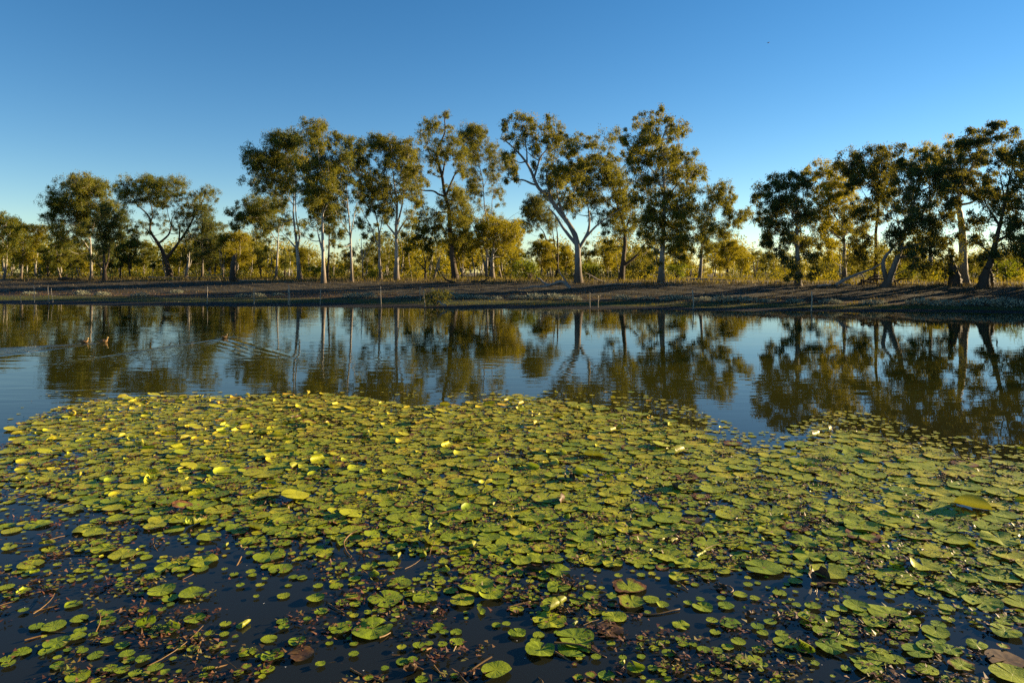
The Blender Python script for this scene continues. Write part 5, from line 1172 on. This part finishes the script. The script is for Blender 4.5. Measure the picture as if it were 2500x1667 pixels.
stem('long brown stem in front of the folded pads', 'C', [(760, 900), (930, 895), (1100, 905), (1300, 925), (1540, 880)], .006, -.01, .01)
stem('brown forked stem at the centre left of the right half', 'C', [(0, 870), (90, 845), (200, 820)], .008, .01, .015)
stem('arched stem over water by the spiky tuft', 'C', [(1770, 345), (1850, 315), (1950, 297), (2090, 292)], .005, .015, .02)
stem('thin diagonal stems left of the open dark gap', 'C', [(1360, 650), (1440, 700), (1520, 745)], .006, -.02, .01)
stem('orange stem right of the diagonal stems', 'C', [(1500, 640), (1560, 670), (1610, 705)], .007, .02, .01)
stem('curled loop stem joining the notched small pad', 'C', [(1930, 685), (1980, 682), (2020, 715), (1990, 735), (1950, 720)], .005, .02, .01)
stem('brown twig resting over the upper central pads', 'M', [(650, 900), (720, 885), (800, 875)], .008, .03, .03)
stem('thin black upright twig beside a flat pad', 'B', [(2145, 400), (2143, 345), (2140, 290)], .007, .0, .0)
stem('thin upright twig in the right mat', 'R', [(608, 1245), (604, 1180), (600, 1110)], .005, .01, .01)

def rag(label, zk, cx, cy, rx, kind, mat, seed, group='withered leaves among the lily pads', name="withered_leaf"):
    a, b, sc = PZ[zk]; P = on_water(a + cx / sc, b + cy / sc); R = rx / sc * P[1] / F
    r2 = np.random.default_rng(seed); V, T, U = pad_shape(R, kind, r2.uniform(0, 6.28), 22, 4, r2); V[:, 2] = np.maximum(V[:, 2] + .012, .003)
    me = mesh_np(name, V, T, None, [mat], smooth=True, attrs={"tint": np.full(len(V), .9), "age": np.full(len(V), .9)}, uv=U)
    tag(link(name, me, None, P), label, 'leaf', group)
rag('crumpled orange-brown leaf at the bottom centre', 'B', 1360, 1440, 100, 'withered', WITH, 5)
rag('flat brown rag of leaf beside the pale notched pad', 'B', 350, 1285, 115, 'brown', WITH, 6)
rag('dark brown wedge of leaf in the middle of the mat', 'M', 1490, 800, 75, 'withered', WITH, 7)
rag('brown curled leaf in the centre of the mat', 'M', 1550, 650, 70, 'withered', WITH, 8)
rag('black curled leaf standing in the mat', 'M', 2290, 715, 70, 'withered', WITH, 9)
rag('rolled dark brown leaf beside a pad at the centre', 'C', 240, 540, 95, 'fold', WITH, 10)
rag('dark green rolled leaf in the upper right mat', 'C', 1640, 75, 105, 'curl_far', WITH, 11)
rag('spiky brown dead leaf in dark water', 'C', 1900, 680, 60, 'withered', WITH, 12)
rag('black dead stub standing at the right of the middle', 'C', 2180, 940, 55, 'withered', WITH, 13)
rag('red-brown rotted leaf in front of the tattered pad', 'C', 920, 1070, 120, 'brown', WITH, 14)
rag('brown rotted leaf with dark fringe near the bottom', 'C', 1500, 1320, 75, 'withered', WITH, 15)
rag('long brown weed raft at the lower right edge', 'D', 2190, 1340, 160, 'brown', WITH, 16)
rag('mossy brown weed raft in the right water', 'D', 520, 620, 150, 'withered', WITH, 17)
rag('orange withered leaf behind the largest smooth pad', 'D', 1370, 935, 70, 'withered', WITH, 18)
rag('brown dead leaf in the left mat', 'L', 1300, 130, 90, 'withered', WITH, 19)

# reddish floating herbs, specks and thin sunken stems: nobody could count them
m, nt, out = new_mat("floating_litter"); n = N(nt)
c = n.ramp(n.attr("rnd"), [(0, (.035, .014, .008)), (.3, (.095, .034, .018)), (.55, (.12, .062, .02)), (.8, (.13, .13, .02)), (.97, (.12, .15, .02)), (.985, (.6, .6, .55)), (1, (.7, .7, .65))])
principled(n, out, c, .6, .3)
g = Geo()
for q in range(2600):
    d = 3.5 + 8.5 * rng.random(); x = rng.uniform(-.78, .78) * d
    sx, sy = 1250 + x / d * F, HY + EYE * F / d
    t, b = place(sx, sy)
    if t < 0: continue
    if b > 0 and patchy(x * 1.3 + 7, d * 1.3) < rng.normal(-.1, .3): continue
    k = int(rng.integers(6, 34)); sg = rng.uniform(.02, .075); an = rng.normal(.3, .5)
    o_ = rng.normal(0, 1, (k, 2)) * [sg * 1.6, sg * .8]; ca, sa_ = math.cos(an), math.sin(an)
    C = np.stack([x + o_[:, 0] * ca - o_[:, 1] * sa_, d + o_[:, 0] * sa_ + o_[:, 1] * ca, rng.uniform(.006, .03, k)], 1)
    D = unit(np.stack([rng.normal(size=k), rng.normal(size=k), rng.normal(.1, .25, k)], 1)); Sd = unit(np.cross(D, np.array([0, 0, 1.]) + rng.normal(0, .25, (k, 3))))
    g.leaves(C, D, Sd, rng.uniform(.014, .040, k), rng.uniform(.012, .028, k), 0, np.clip(rng.normal(rng.uniform(.1, .75), .15, k), 0, .95))
k = 260; d = 3.5 + 5 * rng.random(k); x = rng.uniform(-.78, .78, k) * d
D = unit(np.stack([rng.normal(size=k), rng.normal(size=k), np.zeros(k)], 1)); Sd = np.stack([-D[:, 1], D[:, 0], np.zeros(k)], 1)
g.leaves(np.stack([x, d, np.full(k, .004)], 1), D, Sd, rng.uniform(.006, .012, k), rng.uniform(.005, .009, k), 0, np.full(k, 1.))
tag(link("floating_litter", g.mesh("floating_litter", [m])), kind='stuff')
g = Geo()
for q in range(900):
    d = 3.5 + 4.2 * rng.random() ** .9; x = rng.uniform(-.78, .78) * d
    t, b = place(1250 + x / d * F, HY + EYE * F / d)
    if b < -60: continue
    L = rng.uniform(.08, .42); a = rng.normal(.35, .8) + (math.pi if rng.random() < .5 else 0); bendy = rng.normal(0, .35)
    s = np.linspace(0, 1, 6); P = np.stack([x + L * s * math.cos(a) - bendy * L * s * s * math.sin(a), d + L * s * math.sin(a) + bendy * L * s * s * math.cos(a), rng.uniform(-.08, .012) + rng.normal(0, .03) * s], 1)
    P[:, 2] = np.minimum(P[:, 2], .02)
    g.tube(P, np.linspace(1, .6, 6) * rng.uniform(.0018, .0045), 4, 0, .5, cap=False)
tag(link("sunken_stems", g.mesh("sunken_stems", [STEM], True)), kind='stuff')
print("TRIS", sum(len(o.data.polygons) * 2 for o in bpy.data.objects if o.type == 'MESH'), sum(len(m.polygons)*2 for m in bpy.data.meshes), {k: len(bpy.data.objects[k].data.polygons) for k in ('woodland', 'lily_pad_mat', 'dry_grass', 'bank_woodland')})
